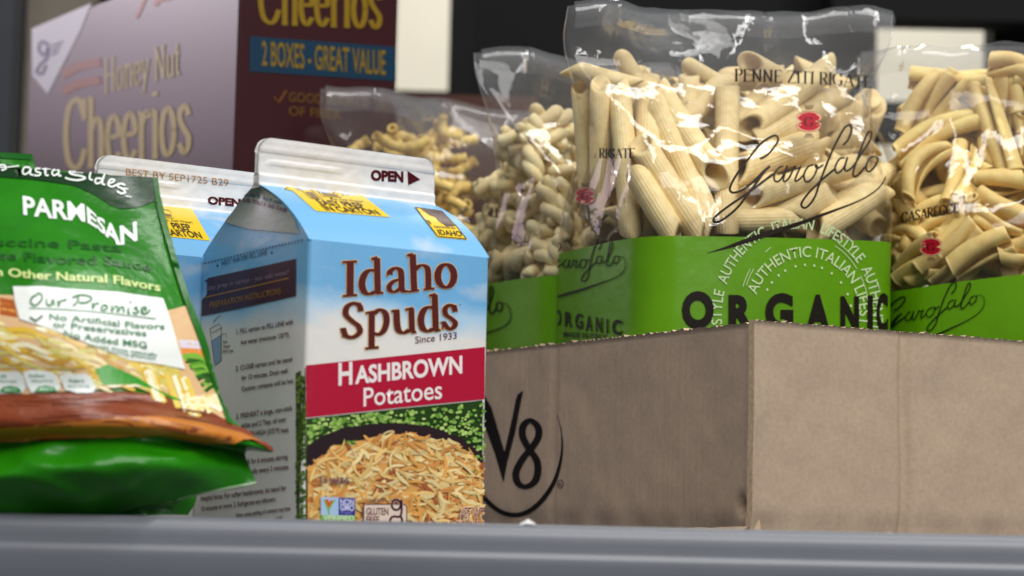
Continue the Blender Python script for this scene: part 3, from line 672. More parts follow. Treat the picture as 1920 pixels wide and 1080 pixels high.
for pts, w in (((ring(762, 890, 36, 42, 12)), 0), ([(806, 848), (806, 940), (790, 985), (740, 985), (714, 1010), (714, 1050)], 1), ([(800, 985), (810, 1020), (790, 1050)], 1)):
    d.stroke(zb(pts), 5.6, (226, 206, 190), closed=w == 0); 
for pts, w in (((ring(762, 890, 36, 42, 12)), 0), ([(806, 848), (806, 940), (790, 985), (740, 985), (714, 1010), (714, 1050)], 1), ([(800, 985), (810, 1020), (790, 1050)], 1)):
    d.stroke(zb(pts), 4.2, (66, 26, 36), closed=w == 0)
for o_, c in ((1.2, (244, 220, 200)), (0, (128, 66, 62))):
    d.text('NET WT', *zb([(1274, 1002), (1470, 1000)]), 20, c, .01 + .04 * (o_ > 0)); d.text('4.2 OZ (119g)', *zb([(1150, 1090), (1480, 1088)]), 15, c, .01 + .04 * (o_ > 0))
d.build('badge_print', car1)
# --- roof: yellow flash and state badge
def flash(tree, q, par):
    """q: bottom-left, bottom-right, top-right, top-left photo corners"""
    d = Decal(tree, CI, .0002, 5); d.poly(q, YEL); f = d.build('yellow_flash', par)
    bl, br, tr, tl = map(Vector, q)
    def m(u, v): 
        p = bl.lerp(br, u).lerp(tl.lerp(tr, u), v); return (p.x, p.y)
    d = Decal(tree, CI, .00031, 5, step=.000001)
    for s, u0, u1, v, h in (('EASY PREP', .18, .80, .27, .19), ('IN CARTON', .16, .90, .05, .19), ('Just Add Water!', .42, .88, .50, .08)):
        pts, fc = textmesh(s, .03 if h > .1 else 0.0); x0 = min(p[0] for p in pts); x1 = max(p[0] for p in pts)
        d.tmap(pts, fc, lambda x, y: m(lerp(u0, u1, (x - x0) / (x1 - x0)), v + y / CAP * h), (72, 40, 20))
    for a in ([(.14, .48), (.30, .48), (.30, .86), (.14, .86)], [(.36, .62), (.62, .62), (.62, .86), (.36, .94)]):
        d.stroke([m(*p) for p in a + a[:1]], 1.2, (130, 104, 54), smooth=False)
    d.poly([m(.17, .5), m(.27, .5), m(.27, .74), m(.17, .74)], (120, 94, 50)); d.poly([m(.40, .66), m(.6, .66), m(.6, .74), m(.4, .76)], (120, 94, 50))
    d.build('flash_lettering', f)
flash(T1, [(592, 396), (732, 408), (668, 357), (533, 345)], car1)
flash(T2, [(270, 440), (386, 453), (404, 423), (368, 396), (262, 383)][:1] + [(394, 452), (360, 392), (236, 380)], car2)
zi = Z(680, 300, 6.354)
d = Decal(T1, CI, .0002, 5)
d.poly(zi([(612, 565), (945, 612), (1120, 790), (1250, 955), (885, 925), (760, 735)]), YEL); bd = d.build('state_badge', car1)
d = Decal(T1, CI, .00031, 5, step=.000001)
d.poly(zi([(695, 590), (935, 618), (1100, 795), (1000, 800), (900, 735), (870, 690), (790, 660)]), (70, 32, 26)); d.poly(zi([(750, 715), (790, 730), (815, 765), (810, 780)]), (70, 32, 26))
for a, b2 in (((625, 570), (940, 615)), ((940, 615), (1110, 790)), ((1110, 790), (1232, 945)), ((1232, 945), (892, 915)), ((892, 915), (625, 570))): d.stroke(zi([a, b2]), 1.6, (60, 36, 20), smooth=False)
d.text('GROWN IN', *zi([(850, 812), (1105, 832)]), 4.2, (70, 40, 20), .02, upv=(-.45, -.9)); d.text('IDAHO', *zi([(908, 895), (1190, 918)]), 10.5, (60, 30, 18), .03, upv=(-.42, -.9))
d.build('badge_lettering', bd)
# --- fins
d = Decal(TF1, CI, .0003, 4); zf_ = Z(680, 300, 6.354)
d.text('OPEN', *zf_([(95, 236), (482, 258)]), 17.5, MAR, .05); d.poly(zf_([(532, 130), (540, 300), (682, 232)]), MAR); d.build('opening_mark', car1)
d = Decal(TF2, CI, .0003, 4); d.text('OPEN', (389, 382), (451, 387), 13, MAR, .05); d.poly([(458, 364), (459, 392), (482, 380)], MAR)
d.text('BEST BY SEP1725 B29', (236, 328), (428, 349), 12, (178, 128, 86), -.004); d.build('date_print', car2)
# --- left side of the front carton
d = Decal(T1, CI, .0002, 12)
d.poly([(373, 525), (470, 504), (556, 485), (556, 555), (470, 574), (378, 593)], (62, 20, 36)); sb_ = d.build('instruction_banner', car1)
zs = Z(360, 470, 3.724)
d = Decal(T1, CI, .0003, 14)
d.text('Easy prep in carton - just add water!', *zs([(105, 278), (680, 165)]), 9, (150, 120, 140), 0); d.stroke(zs([(98, 326), (680, 192)]), 2, (176, 116, 28), smooth=False); d.text('PREPARATION INSTRUCTIONS', *zs([(128, 402), (625, 300)]), 11, (150, 104, 26), .012)
d.build('banner_lettering', sb_)
TX = (74, 34, 40)
d = Decal(T1, CI, .0002, 14)
for s, a, b2, h in (('1. FILL carton to FILL LINE with', (312, 582), (708, 512), 8.5), ('hot water (minimum 120\u00b0F).', (345, 655), (684, 600), 8.5), ('2. CLOSE carton and let stand', (308, 838), (702, 772), 8.5), ('for 12 minutes. Drain well.', (348, 905), (676, 852), 8.5), ('Caution: contents will be hot.', (348, 982), (714, 922), 8.5)):
    d.text(s, *zs([a, b2]), h, TX, .016)
zq = Z(360, 740, 4.318)
for s, a, b2, h in (('3. PREHEAT a large, non-stick', (360, 196), (816, 125), 9), ('skillet and 2 Tbsp. oil over', (400, 272), (766, 216), 9), ('MEDIUM-HIGH (375\u00b0F) heat.', (380, 345), (790, 300), 9), ('4. COOK for 6 minutes, stirring', (340, 575), (778, 520), 9), ('occasionally every 2 minutes.', (360, 655), (790, 600), 9), ('Helpful hints: For softer hashbrowns, let stand for', (76, 862), (766, 772), 9), ('10 minutes or more. 2. Refrigerate any leftovers.', (80, 945), (684, 862), 9), ('Note: some settling of contents may have', (360, 995), (800, 935), 8), ('occurred.', (680, 1012), (735, 1005), 7)):
    d.text(s, *zq([a, b2]), h, TX, .016)
d.build('instruction_lettering', car1); d = Decal(T1, CI, .0002, 14)
d.text('HOT WATER FILL LINE', *zs([(210, 104), (525, 26)]), 8.5, (40, 74, 110), .01)
d.poly(zs([(172, 112), (190, 108), (180, 92)]), (24, 40, 60)); d.poly(zs([(550, 22), (568, 18), (560, 2)]), (24, 40, 60))
for k in range(34): 
    x = lerp(366, 566, k / 33); y = lerp(497, 449, k / 33); d.poly([(x, y), (x + 3.2, y - .7), (x + 3.2, y + 1.8), (x, y + 2.5)], (24, 40, 60))
d.build('fill_line_mark', car1); d = Decal(T1, CI, .0002, 14)
d.poly(zs([(135, 630), (210, 585), (205, 770), (160, 800)]), (120, 160, 190))
for s in ([(128, 545), (190, 510), (208, 535), (206, 590), (140, 630), (128, 545)], [(140, 575), (205, 540)], [(140, 630), (160, 790)], [(206, 590), (206, 765)], [(210, 585), (240, 580), (245, 600)]): d.stroke(zs(s), 1.0, TX, smooth=False)
for k, s in enumerate(('Hot', 'Water', 'Fill Line')): d.text(s, *zs([(220, 650 + k * 33), (250 + k * 20, 644 + k * 31)]), 5.5, TX, .02)
d.stroke(zs([(150, 500), (180, 465), (205, 450)]), 1.4, (150, 140, 140))
d.build('carton_diagram', car1)
d = Decal(T1, CI, .0002, 14, step=.0000015)
d.poly([(555, 700), (573, 690), (575, 992), (557, 992)], (66, 90, 36))
for k in range(240):
    x = rnd.uniform(558, 572); y = rnd.uniform(705, 985); g = rnd.random() * (1.1 - (y - 700) / 420)
    blob(d, x, y, rnd.uniform(2, 4.5), (int(40 + 110 * g), int(64 + 112 * g), int(26 + 50 * g)))
d.build('edge_picture', car1)
d = Decal(TG1, CI, .0003, 5); d.poly([(466, 346), (440, 372), (405, 412), (470, 430), (562, 438), (552, 408), (524, 374), (492, 350)], (168, 172, 164)); d.build('gusset_print', car1)
d = Decal(TG1, CI, .0005, 5)
d.text('US-T027-00', (463, 366), (530, 384), 6, (60, 100, 120), .02); d.text('US-T027-20-7AB', (457, 377), (540, 398), 7, (120, 60, 90), .02)
d.build('gusset_code', car1)

# ================================================================== CARDBOARD TRAY
CY = 1.045; Cc = at(1410, 700, CY); Cc.z = 0
ta = math.radians(29.9); tr_ = Vector((cos(ta), sin(ta), 0)); tl_ = Vector((-sin(ta), cos(ta), 0))
ZTOP = at(1412, 600, CY).z
tray = thing('cardboard_tray', 'cut down brown cardboard case with a black printed emblem holding the pasta bags', 'tray', Cc)
def wall(name, O, dirv, out, length, seed, zt0, zt1, nu=320, nv=36, dent=None, creases=(), torn=1.0, thick=.004):
    """one corrugated wall with a torn upper edge; out = outward normal"""
    V = []; rn = random.Random(seed); jag = [0] * nu
    for i in range(nu): jag[i] = torn * (rn.uniform(-.0005, .0009) + (.0008 if rn.random() < .06 else 0))
    for side in (0, 1):
        for j in range(nv):
            for i in range(nu):
                s = length * i / (nu - 1); q = j / (nv - 1)
                z = lerp(.0, lerp(zt0, zt1, i / (nu - 1)) + jag[i], q)
                if q < 1: z = lerp(.0, lerp(zt0, zt1, i / (nu - 1)), q)
                n = .0007 * noise.noise(Vector((s * 30, z * 26, seed))) + .0004 * noise.noise(Vector((s * 90, z * 70, seed + 5)))
                for c in creases: n -= (.0034 if dent is None else .0012) * math.exp(-((s - c + .0012 * noise.noise(Vector((z * 20, 0, seed)))) / .0034) ** 2)
                if dent: n -= dent[2] * math.exp(-(((s - dent[0]) / dent[3]) ** 2 + ((z - dent[1]) / dent[3]) ** 2))
                n += .0012 * math.exp(-(s / .004) ** 2) - .0014 * sstep(.012, 0, z) * (1 + noise.noise(Vector((s * 60, 3, seed))))
                V.append(O + dirv * s + out * (n - (thick if side else 0)) + Vector((0, 0, z)))
    Fs = grid_faces(nu, nv); B = nu * nv
    Fs = [f[::-1] for f in Fs] + [tuple(B + k for k in f) for f in Fs]
    rim = []
    for i in range(nu - 1):
        a = (nv - 1) * nu + i; rim.append((a, a + 1, B + a + 1, B + a))
    for j in range(nv - 1):
        for i in (0, nu - 1):
            a = j * nu + i; rim.append((a, a + nu, B + a + nu, B + a))
    o = mesh(name, V, Fs + rim, M['kraft'], tray)
    o.data.materials.append(M['kraft_torn'])
    for p in list(o.data.polygons)[len(Fs):]: p.material_index = 1; p.use_smooth = False
    return o, bvh(V, Fs)
zL1 = at(916, 655, 1.252).z
zL = ZTOP + (zL1 - ZTOP) * .50 / .239
dz = at(1391, 946, 1.06).z
wl, TL = wall('side_panel', Cc + tr_ * .0026 + tl_ * .0012, tl_, -tr_, .50, 3, ZTOP - .001, zL, dent=(.0085, dz, .010, .0026), creases=(.174,), torn=.8)
wr_, TR = wall('end_panel', Cc + tl_ * 0.0, tr_, -tl_, .31, 9, ZTOP, at(1920, 640, 1.125).z * 1.0, nu=300, creases=(.088,), torn=.6)
wall('end_panel', Cc + tl_ * .50 + tr_ * .004, tr_, -tl_, .306, 12, ZTOP, ZTOP)
wall('side_panel', Cc + tr_ * .31 + tl_ * .004, tl_, -tr_, .496, 14, ZTOP, ZTOP)
MB().box(Cc + tr_ * .005 + tl_ * .005 + Vector((0, 0, .0005)), tr_ * .3, tl_ * .49, (0, 0, .003)).build('floor_panel', M['kraft'], tray)
# torn bottom flap showing at the corner
V = []; nu = 40
for j in range(5):
    for i in range(nu):
        s = .10 * i / (nu - 1); q = j / 4
        V.append(Cc + tl_ * s - tr_ * (.0012 + .006 * q * (1 - .5 * s / .10)) + Vector((0, 0, lerp(.0032 * (1 - s / .11), -.0012, q) + .0006 * noise.noise(Vector((s * 90, q, 2))))))
o = mesh('bottom_flap', V, [f[::-1] for f in grid_faces(nu, 5)], M['kraft'], tray)
zv = Z(900, 710, 3.856); K_ = (20, 17, 16)
d = Decal(TL, M['stamp_ink'], .0003, 12)
d.poly(zv([(0, 60), (85, 210), (180, 530), (235, 290), (262, 150), (275, 115), (315, 85), (300, 150), (255, 390), (200, 600), (172, 750), (110, 540), (50, 380), (-20, 200)]), K_)
d.stroke(zv([(375, 305), (422, 350), (424, 420), (380, 495), (310, 580), (262, 680), (278, 755), (330, 782), (392, 750), (420, 680), (412, 590), (352, 500), (312, 420), (312, 350), (340, 312)]), 50 / 3.856, K_, wy=34 / 3.856, closed=True)
d.stroke(zv([(562, 265), (590, 380), (595, 520), (570, 660), (520, 780), (440, 890), (350, 960), (260, 985), (160, 965), (60, 890), (0, 800), (-60, 640)]), 32 / 3.856, K_, prof=lambda u: .1 + .9 * sstep(0, .45, u))
d.stroke(zv(ring(583, 762, 19, 30, 10)), 1.1, K_, closed=True); d.text('R', *zv([(575, 775), (592, 775)]), 5, K_, .02)
d.build('printed_emblem', tray)

# ================================================================== PASTA BAGS
def bag_outline(w, dp, rc):
    """rounded rectangle, fixed sample counts -> (x, y, kind)"""
    P = []
    nf, ns, nc = 56, 26, 5; hw, hd = w / 2, dp / 2
    rc = min(rc, hd * .98)
    def arc(cx, cy_, a0):
        for k in range(1, nc + 1):
            a = a0 + pi / 2 * k / (nc + 1); P.append((cx + rc * cos(a), cy_ + rc * sin(a)))
    for i in range(nf): P.append((lerp(-hw + rc, hw - rc, i / (nf - 1)), -hd))
    arc(hw - rc, -hd + rc, -pi / 2)
    for i in range(ns): P.append((hw, lerp(-hd + rc, hd - rc, i / (ns - 1))))
    arc(hw - rc, hd - rc, 0)
    for i in range(nf): P.append((lerp(hw - rc, -hw + rc, i / (nf - 1)), hd))
    arc(-hw + rc, hd - rc, pi / 2)
    for i in range(ns): P.append((-hw, lerp(hd - rc, -hd + rc, i / (ns - 1))))
    arc(-hw + rc, -hd + rc, pi)
    return P
class Bag: pass
def make_bag(label, corner, yaw, w, dp, h, zg, kg, seed, kt=0.0, bul=.006, finw=.045, wr=1.0, lean=(0, 0)):
    B = Bag(); e1 = Vector((cos(yaw), sin(yaw), 0)); e2 = Vector((-sin(yaw), cos(yaw), 0))
    cen = Vector((*corner[:2], 0)) + e1 * w / 2 + e2 * dp / 2
    B.root = thing('pasta_bag', label, 'pasta bag', cen + Vector((0, 0, .004)), 'clear bags of organic pasta')
    def surf(lo, nv, wrk):
        V = []; zs = []
        for j in range(nv):
            q = j / (nv - 1)
            v_nom = lerp(0, zg / h, q) if lo else lerp(zg / h, 1, q)
            k = sstep(.60, .93, v_nom); k2 = sstep(.70, .97, v_nom)
            ww = lerp(w, w + finw, k2) * (1 - .035 * sin(pi * sstep(.55, .95, v_nom))); dd = lerp(dp, .003, k)
            rc = lerp(.0135, .0014, k)
            for (x, y) in bag_outline(ww, dd, rc):
                xn, yn = x / (ww / 2), y / (dd / 2)
                zgx = zg + kg * x
                z = lerp(.004, zgx, q) if lo else lerp(zgx, h + kt * x, q)
                v = z / h
                bf = bul * sin(pi * min(1, v * 1.15)) * (1 - k)
                y2 = y + (bf * (1 - xn * xn) * (1 if y > 0 else -1) if abs(yn) > .5 else 0)
                x2 = x + (bf * .7 * (1 - yn * yn) * (1 if x > 0 else -1) if abs(xn) > .9 else 0)
                fold = .008 * sstep(.88, 1, v) * sin(x * 34 + seed) + .005 * sstep(.85, 1, v) * sin(x * 75 + seed * 2)
                p = cen + e1 * x2 + e2 * (y2 + fold) + Vector((lean[0] * v * v, lean[1] * v * v, z + .006 * sstep(.9, 1, v) * noise.noise(Vector((x * 22, seed, 0)))))
                if wrk:
                    amp = wr * (.0003 + .0030 * sstep(.42, .8, v) * (1 - .55 * sstep(.9, 1, v)))
                    s1 = Vector((p.x * 20 + seed * 3, p.y * 20, p.z * 13)); s2 = Vector((p.x * 44, p.y * 44 + seed, p.z * 26))
                    n = (1 - 2.2 * abs(noise.noise(s1))) * .62 + (1 - 2.2 * abs(noise.noise(s2))) * .3 
                    dirv = e1 * xn * .35 + e2 * yn if abs(yn) > .9 else e1 * xn + e2 * yn * .3
                    p = p + dirv * amp * n
                V.append(p)
        return V
    R = len(bag_outline(w, dp, .01))
    n1, n2 = 34, 84
    lo = surf(True, n1, True); hi = surf(False, n2, True)
    f1 = grid_faces(R, n1, True); f2 = grid_faces(R, n2, True)
    B.band = mesh('green_band', lo, f1, M['bag_green'], B.root)
    B.film = mesh('clear_film', hi, f2, M['film'], B.root)
    B.tree = bvh(lo + hi, f1 + [tuple(i + len(lo) for i in f) for f in f2])
    slo = surf(True, n1, False); shi = surf(False, n2, False)
    B.inner = bvh(slo + shi, f1 + [tuple(i + len(lo) for i in f) for f in f2])
    # top seal: crimped strip across the fin
    sv = []; ns_ = 60
    top = hi[-R:]; fr = [top[int(round(i * 55 / (ns_ - 1)))] for i in range(ns_)]
    for j in range(6):
        for i in range(ns_):
            q = j / 5; p = fr[i]
            sv.append(p - e2 * (.0012 + .0025 * sin(pi * q)) + Vector((0, 0, .0015 - .014 * q + .0012 * noise.noise(Vector((i * .21, q * 2, seed))))) )
    mesh('top_seal', sv, grid_faces(ns_, 6), M['seal'], B.root)
    return B
M['seal'] = film_mat(-.3, .33)
def onleft(tt, ins=.006): return Cc + tl_ * tt + tr_ * ins
c = onleft(.097, .007); penne_bag = make_bag('clear bag of ridged penne tubes with a wide green band, tallest in the tray', c, math.radians(25), .146, .106, at(1350, -2, 1.18).z, .1465, .05, 2.0, kt=.085)
c = onleft(.192, .013); gem_bag = make_bag('clear bag of twisted gemelli between the penne bag and the carton', c, ta, .142, .090, at(960, 98, 1.25).z, at(980, 520, 1.235).z, 0.0, 5.0)
c = onleft(.345, .012); elb_bag = make_bag('clear bag of golden curled pasta farthest back, behind the carton', c, ta, .150, .085, at(700, 172, 1.36).z, .11, 0, 8.0, wr=1.3, finw=.07, lean=(-.010, -.016))
yw = math.radians(-11); c = at(1683, 500, 1.216)
cas_bag = make_bag('clear bag of scrolled casarecce at the right edge of the photo', c, yw, .130, .07, at(1800, 62, 1.2).z, at(1720, 512, 1.195).z, .11, 11.0, bul=.016)

# ---- pasta shapes -------------------------------------------------
def place(me, P0, P1, catg, name, label, group, facing=None):
    mid = (P0 + P1) / 2; ax = (P1 - P0).normalized(); tc = (-mid).normalized() if facing is None else facing
    x = ax.cross(tc)
    x = x.normalized() if x.length > 1e-4 else Vector((1, 0, 0)); z = x.cross(ax)
    o = bpy.data.objects.new(name, me); COL.objects.link(o)
    o.matrix_world = Matrix(((x.x, ax.x, z.x, mid.x), (x.y, ax.y, z.y, mid.y), (x.z, ax.z, z.z, mid.z), (0, 0, 0, 1)))
    o['label'] = label; o['category'] = catg
    if group: o['group'] = group
    return o
def finish(me, V, Fc, m):
    me.from_pydata(V, [], Fc); me.update(); me.polygons.foreach_set('use_smooth', [True] * len(me.polygons)); me.materials.append(m); return me
def penne_mesh(L, r, m0, m1, a0=0.0, a1=0.0, curve=0.0):
    """ridged tube along y, slanted ends; local +z faces the viewer; m>0 shows the mouth"""
    n, ns = 72, 7; V = []; Fc = []; ri = r * .77
    def rr(a, R): return R * (1 + .028 * cos(24 * a)) if R == r else R
    for R, st in ((r, 0), (ri, 1)):
        for j in range(ns):
            q = j / (ns - 1)
            for i in range(n):
                a = 2 * pi * i / n
                s0 = -L / 2 + m0 * r * (1 + cos(a - a0)) * (R / r) * .5 + (0 if m0 > 0 else 0)
                s1 = L / 2 - m1 * r * (1 + cos(a - a1)) * (R / r) * .5
                y = lerp(s0, s1, q); R_ = rr(a, R)
                V.append((R_ * sin(a) + curve * (1 - (2 * y / L) ** 2), y, R_ * cos(a)))
    B = n * ns; f = grid_faces(n, ns, True); Fc = f + [tuple(B + k for k in q[::-1]) for q in f]
    for i in range(n):
        j = (i + 1) % n; Fc.append((i, B + i, B + j, j)); e = (ns - 1) * n; Fc.append((e + i, e + j, B + e + j, B + e + i))
    return finish(bpy.data.meshes.new('penne'), V, Fc, M['penne'])
def tube_along(pts, rad, n=12, cap=True):
    V = []; m = len(pts)
    nrm = None
    for i, p in enumerate(pts):
        tg = (pts[min(i + 1, m - 1)] - pts[max(i - 1, 0)]).normalized()
        if nrm is None: nrm = tg.orthogonal().normalized()
        nrm = (nrm - tg * nrm.dot(tg)).normalized(); bi = tg.cross(nrm)
        R = rad(i / (m - 1)) if callable(rad) else rad
        for k in range(n):
            a = 2 * pi * k / n; V.append(p + nrm * R * cos(a) + bi * R * sin(a))
    Fc = grid_faces(n, m, True)
    if cap: Fc += [tuple(range(n))[::-1], tuple((m - 1) * n + k for k in range(n))]
    return V, Fc
def gemelli_mesh(L, R, seed):
    rn = random.Random(seed); mb = MB(); turns = L / (R * 2 * 1.6) * .9; ph = rn.random() * 6; bend = rn.uniform(-.08, .08) * L
    for s in (0, pi):
        pts = []
        for i in range(34):
            q = i / 33; a = ph + s + 2 * pi * turns * q; sh = (.04 if s else -.04) * L
            y = (q - .5) * L + sh
            pts.append(Vector((R * .46 * cos(a) + bend * (1 - (2 * q - 1) ** 2), y, R * .46 * sin(a))))
        V, Fc = tube_along(pts, lambda q: R * .56 * (1 - .10 * abs(2 * q - 1) ** 6), 12); mb.add(V, Fc)
    return finish(bpy.data.meshes.new('gemelli'), [tuple(v) for v in mb.v], mb.f, M['gemelli'])
def casarecce_mesh(L, R, seed, bend=0.0):
    rn = random.Random(seed); prof = []; th = R * .24
    base = []
    for i in range(21):      # S-shaped section
        q = i / 20; 
        if q < .5: a = lerp(-.55 * pi, pi * .5, q * 2); c = Vector((-.42 * R, 0)); base.append(Vector((-.46 * R - .46 * R * cos(a + pi * .5) * -1, .62 * R * sin(a + pi * .5) * -1)))
        else: a = lerp(pi * .5, -.55 * pi, (q - .5) * 2); base.append(Vector((.46 * R + .46 * R * cos(a + pi * .5) * -1 * -1 * -1, .62 * R * sin(a + pi * .5))))
    base = []
    for i in range(25):
        q = i / 24
        if q <= .5: a = pi * (1.55 - 1.55 * (q / .5)); base.append(Vector((-.5 * R + .5 * R * cos(a), .62 * R * sin(a))))
        else: a = pi * (1.0 + 1.55 * ((q - .5) / .5)); base.append(Vector((.5 * R + .5 * R * cos(a), .62 * R * sin(a))))
    A, Bp = nib_strip([tuple(p) for p in base], th / 2, th / 2); sec = A + Bp[::-1]; n = len(sec)
    V = []; ns = 26; tw = rn.uniform(.7, 1.9) * rn.choice((-1, 1)); ph = rn.uniform(-.6, .6)
    for j in range(ns):
        q = j / (ns - 1); a = ph + tw * (q - .5); y = (q - .5) * L
        for (x, z) in sec:
            V.append((x * cos(a) - z * sin(a) + bend * L * (1 - (2 * q - 1) ** 2), y, x * sin(a) + z * cos(a)))
    Fc = grid_faces(n, ns, True); 
    h = n // 2
    for e in (0, (ns - 1) * n):
        for k in range(h - 1): Fc.append((e + k, e + k + 1, e + n - 2 - k, e + n - 1 - k))
    return finish(bpy.data.meshes.new('casarecce'), V, Fc, M['casarecce'])
def elbow_mesh(L, R, seed):
    rn = random.Random(seed); pts = []
    tn = rn.uniform(.55, .9)
    for i in range(26):
        q = i / 25; a = 2 * pi * tn * (q - .5)
        pts.append(Vector((R * 1.1 * cos(a), (q - .5) * L, R * 1.1 * sin(a))))
    V, Fc = tube_along(pts, lambda q: R * .72 * (1 + .1 * sin(q * 40)), 14, cap=False)
    V2, F2 = tube_along(pts, R * .42, 14, cap=False); b = len(V); V += V2; Fc += [tuple(b + k for k in f[::-1]) for f in F2]
    m = len(pts)
    for e in (0, (m - 1) * 14):
        for k in range(14): Fc.append((e + k, e + (k + 1) % 14, b + e + (k + 1) % 14, b + e + k))
    return finish(bpy.data.meshes.new('curled_pasta'), [tuple(v) for v in V], Fc, M['elbow'])
def inside(bag, px, py, depth):
    h, n, i, t_ = bag.inner.ray_cast(Vector((0, 0, 0)), ray(px, py))
    if h is None: return None
    if n.dot(ray(px, py)) > 0: n = -n
    dd = ray(px, py); return h + dd * (depth / max(.5, abs(n.dot(dd)))), h.y
PX = lambda w, Y: w / F * Y      # photo pixels to metres at depth Y
# traced penne: x0,y0,x1,y1,width,mouth0,mouth1,layer,label
G_P = 'penne tubes inside the clear bag'
PEN = [
 (1070,128,1186,160,36,-1,-1,0,'penne lying nearly level at the top left of its bag'),
 (1087,166,1104,402,35,1,-1,0,'upright penne nearest the left edge of the penne bag'),
 (1126,158,1127,414,40,1,-1,0,'upright penne with its mouth open upward, second from the left edge of its bag'),
 (1160,165,1182,436,44,-1,-1,0,'upright penne third from the left edge of its bag, pointed on top'),
 (1168,112,1212,182,38,-1,1,1,'short looking penne leaning above the upright ones'),
 (1213,142,1214,290,50,1,1,1,'upright penne with a wide open mouth above the long diagonal ones'),
 (1240,176,1342,326,50,-1,1,0,'diagonal penne with its mouth open at the lower right'),
 (1226,196,1336,438,54,-1,-1,0,'long diagonal penne running down to the green band'),
 (1204,272,1318,446,54,1,-1,0,'diagonal penne with an open mouth at its upper left end'),
 (1200,338,1268,448,50,-1,-1,0,'penne tip rising from the green band at lower left'),
 (1365,162,1362,436,47,1,-1,0,'long upright penne in the middle with its open mouth on top'),
 (1292,142,1290,215,42,1,1,1.6,None), (1362,150,1276,238,48,-1,-1,1.4,None), (1290,122,1352,158,34,-1,-1,2.2,None),
 (1408,118,1486,160,46,1,-1,.6,'penne at the top centre with its round mouth facing up left'),
 (1404,240,1556,128,52,1,-1,.5,'penne with a large open mouth at its lower left, under the printed name'),
 (1424,266,1568,182,58,-1,-1,.9,None), (1556,218,1672,296,50,-1,-1,.4,None), (1596,178,1648,236,50,1,-1,.8,'penne with a round mouth at the upper right'),
 (1508,262,1662,350,50,-1,-1,.3,None), (1384,322,1516,272,62,-1,-1,.9,None), (1404,372,1596,312,48,1,-1,.2,'penne with a dark mouth at its left end behind the signature'),
 (1474,408,1560,360,58,-1,1,.5,'penne with its mouth open to the right above the green band'), (1386,414,1490,412,50,-1,-1,.5,None), (1528,432,1644,356,58,-1,-1,.2,None), (1596,440,1668,386,50,-1,-1,.3,None),
 (1440,170,1380,236,46,-1,-1,1.5,None), (1652,330,1560,400,48,-1,-1,1.2,None), (1470,380,1400,440,50,-1,1,1.4,None), (1340,330,1400,440,50,-1,-1,1.5,None), (1600,260,1668,200,48,-1,-1,1.7,None),
]
rn = random.Random(21); cnt = 0
GENP = 'pale ridged penne tube jumbled among others inside the penne bag'
for x0, y0, x1, y1, w, m0, m1, ly, lab in PEN:
    r = PX(w, 1.14) / 2
    a = inside(penne_bag, x0, y0, r * 1.15 + .003 + ly * r * 1.5); b = inside(penne_bag, x1, y1, r * 1.15 + .003 + ly * r * 1.5)
    if not a or not b: continue
    L_ = (b[0] - a[0]).length + r * 2.0
    me = penne_mesh(L_, r, 2.1, 2.1, 0 if m0 > 0 else rn.choice((-1.5, 1.5, 3.1)), 0 if m1 > 0 else rn.choice((-1.5, 1.5, 3.1)), rn.uniform(-.008, .008) * L_)
    place(me, a[0], b[0], 'pasta', 'penne_tube', lab or GENP, None if lab else G_P)
for k in range(150):
    x = rn.uniform(1062, 1672); y = rn.uniform(128, 440)
    if y < 118 + 26 * abs((x - 1370) / 300): continue
    a_ = rn.uniform(0, pi); L_ = rn.uniform(.036, .046); r = .0066; q = L_ * F / 1.16 / 2
    x0, x1 = x - cos(a_) * q, x + cos(a_) * q; y0, y1 = y - sin(a_) * q, y + sin(a_) * q
    if min(y0, y1) < 116 or min(x0, x1) < 1085 or max(x0, x1) > 1668: continue
    dep = .034 + .026 * rn.random()
    a = inside(penne_bag, x, y, dep)
    if not a: continue
    dirv = (rt * cos(a_) - up * sin(a_) + fw * rn.uniform(-.2, .2)).normalized()
    p0, p1 = a[0] - dirv * L_ / 2, a[0] + dirv * L_ / 2
    me = penne_mesh(L_, r, 2, 2, rn.choice((0, .4, -.4, 1.5, -1.5)), rn.choice((0, .4, -.4, 1.5, -1.5, 3)))
    place(me, p0, p1, 'pasta', 'penne_tube', GENP, G_P)
def fill(bag, traced, gen, nrand, box, top, Lr, r, catg, name, label, group, Yd, seed, dmin=.021, dspan=.024, wk=1.0):
    rn = random.Random(seed)
    for (x0, y0, x1, y1, w, ly) in traced:
        rad = PX(w, Yd) / 2 * wk
        a = inside(bag, x0, y0, rad * 1.2 + .002 + ly * rad * 1.5); b = inside(bag, x1, y1, rad * 1.2 + .002 + ly * rad * 1.5)
        if not a or not b: continue
        place(gen((b[0] - a[0]).length, rad, rn.randrange(9999)), a[0], b[0], catg, name, label, group)
    for k in range(nrand):
        x = rn.uniform(box[0], box[2]); y = rn.uniform(box[1], box[3])
        if y < top(x) + 14: continue
        L_ = rn.uniform(*Lr); a_ = rn.uniform(0, pi); q = L_ * F / Yd / 2
        if y - abs(sin(a_)) * q < top(x): continue
        a = inside(bag, x, y, dmin + dspan * rn.random() ** 1.3)
        if not a: continue
        dirv = (rt * cos(a_) - up * sin(a_) + fw * rn.uniform(-.5, .5)).normalized()
        place(gen(L_, r, rn.randrange(9999)), a[0] - dirv * L_ / 2, a[0] + dirv * L_ / 2, catg, name, label, group)
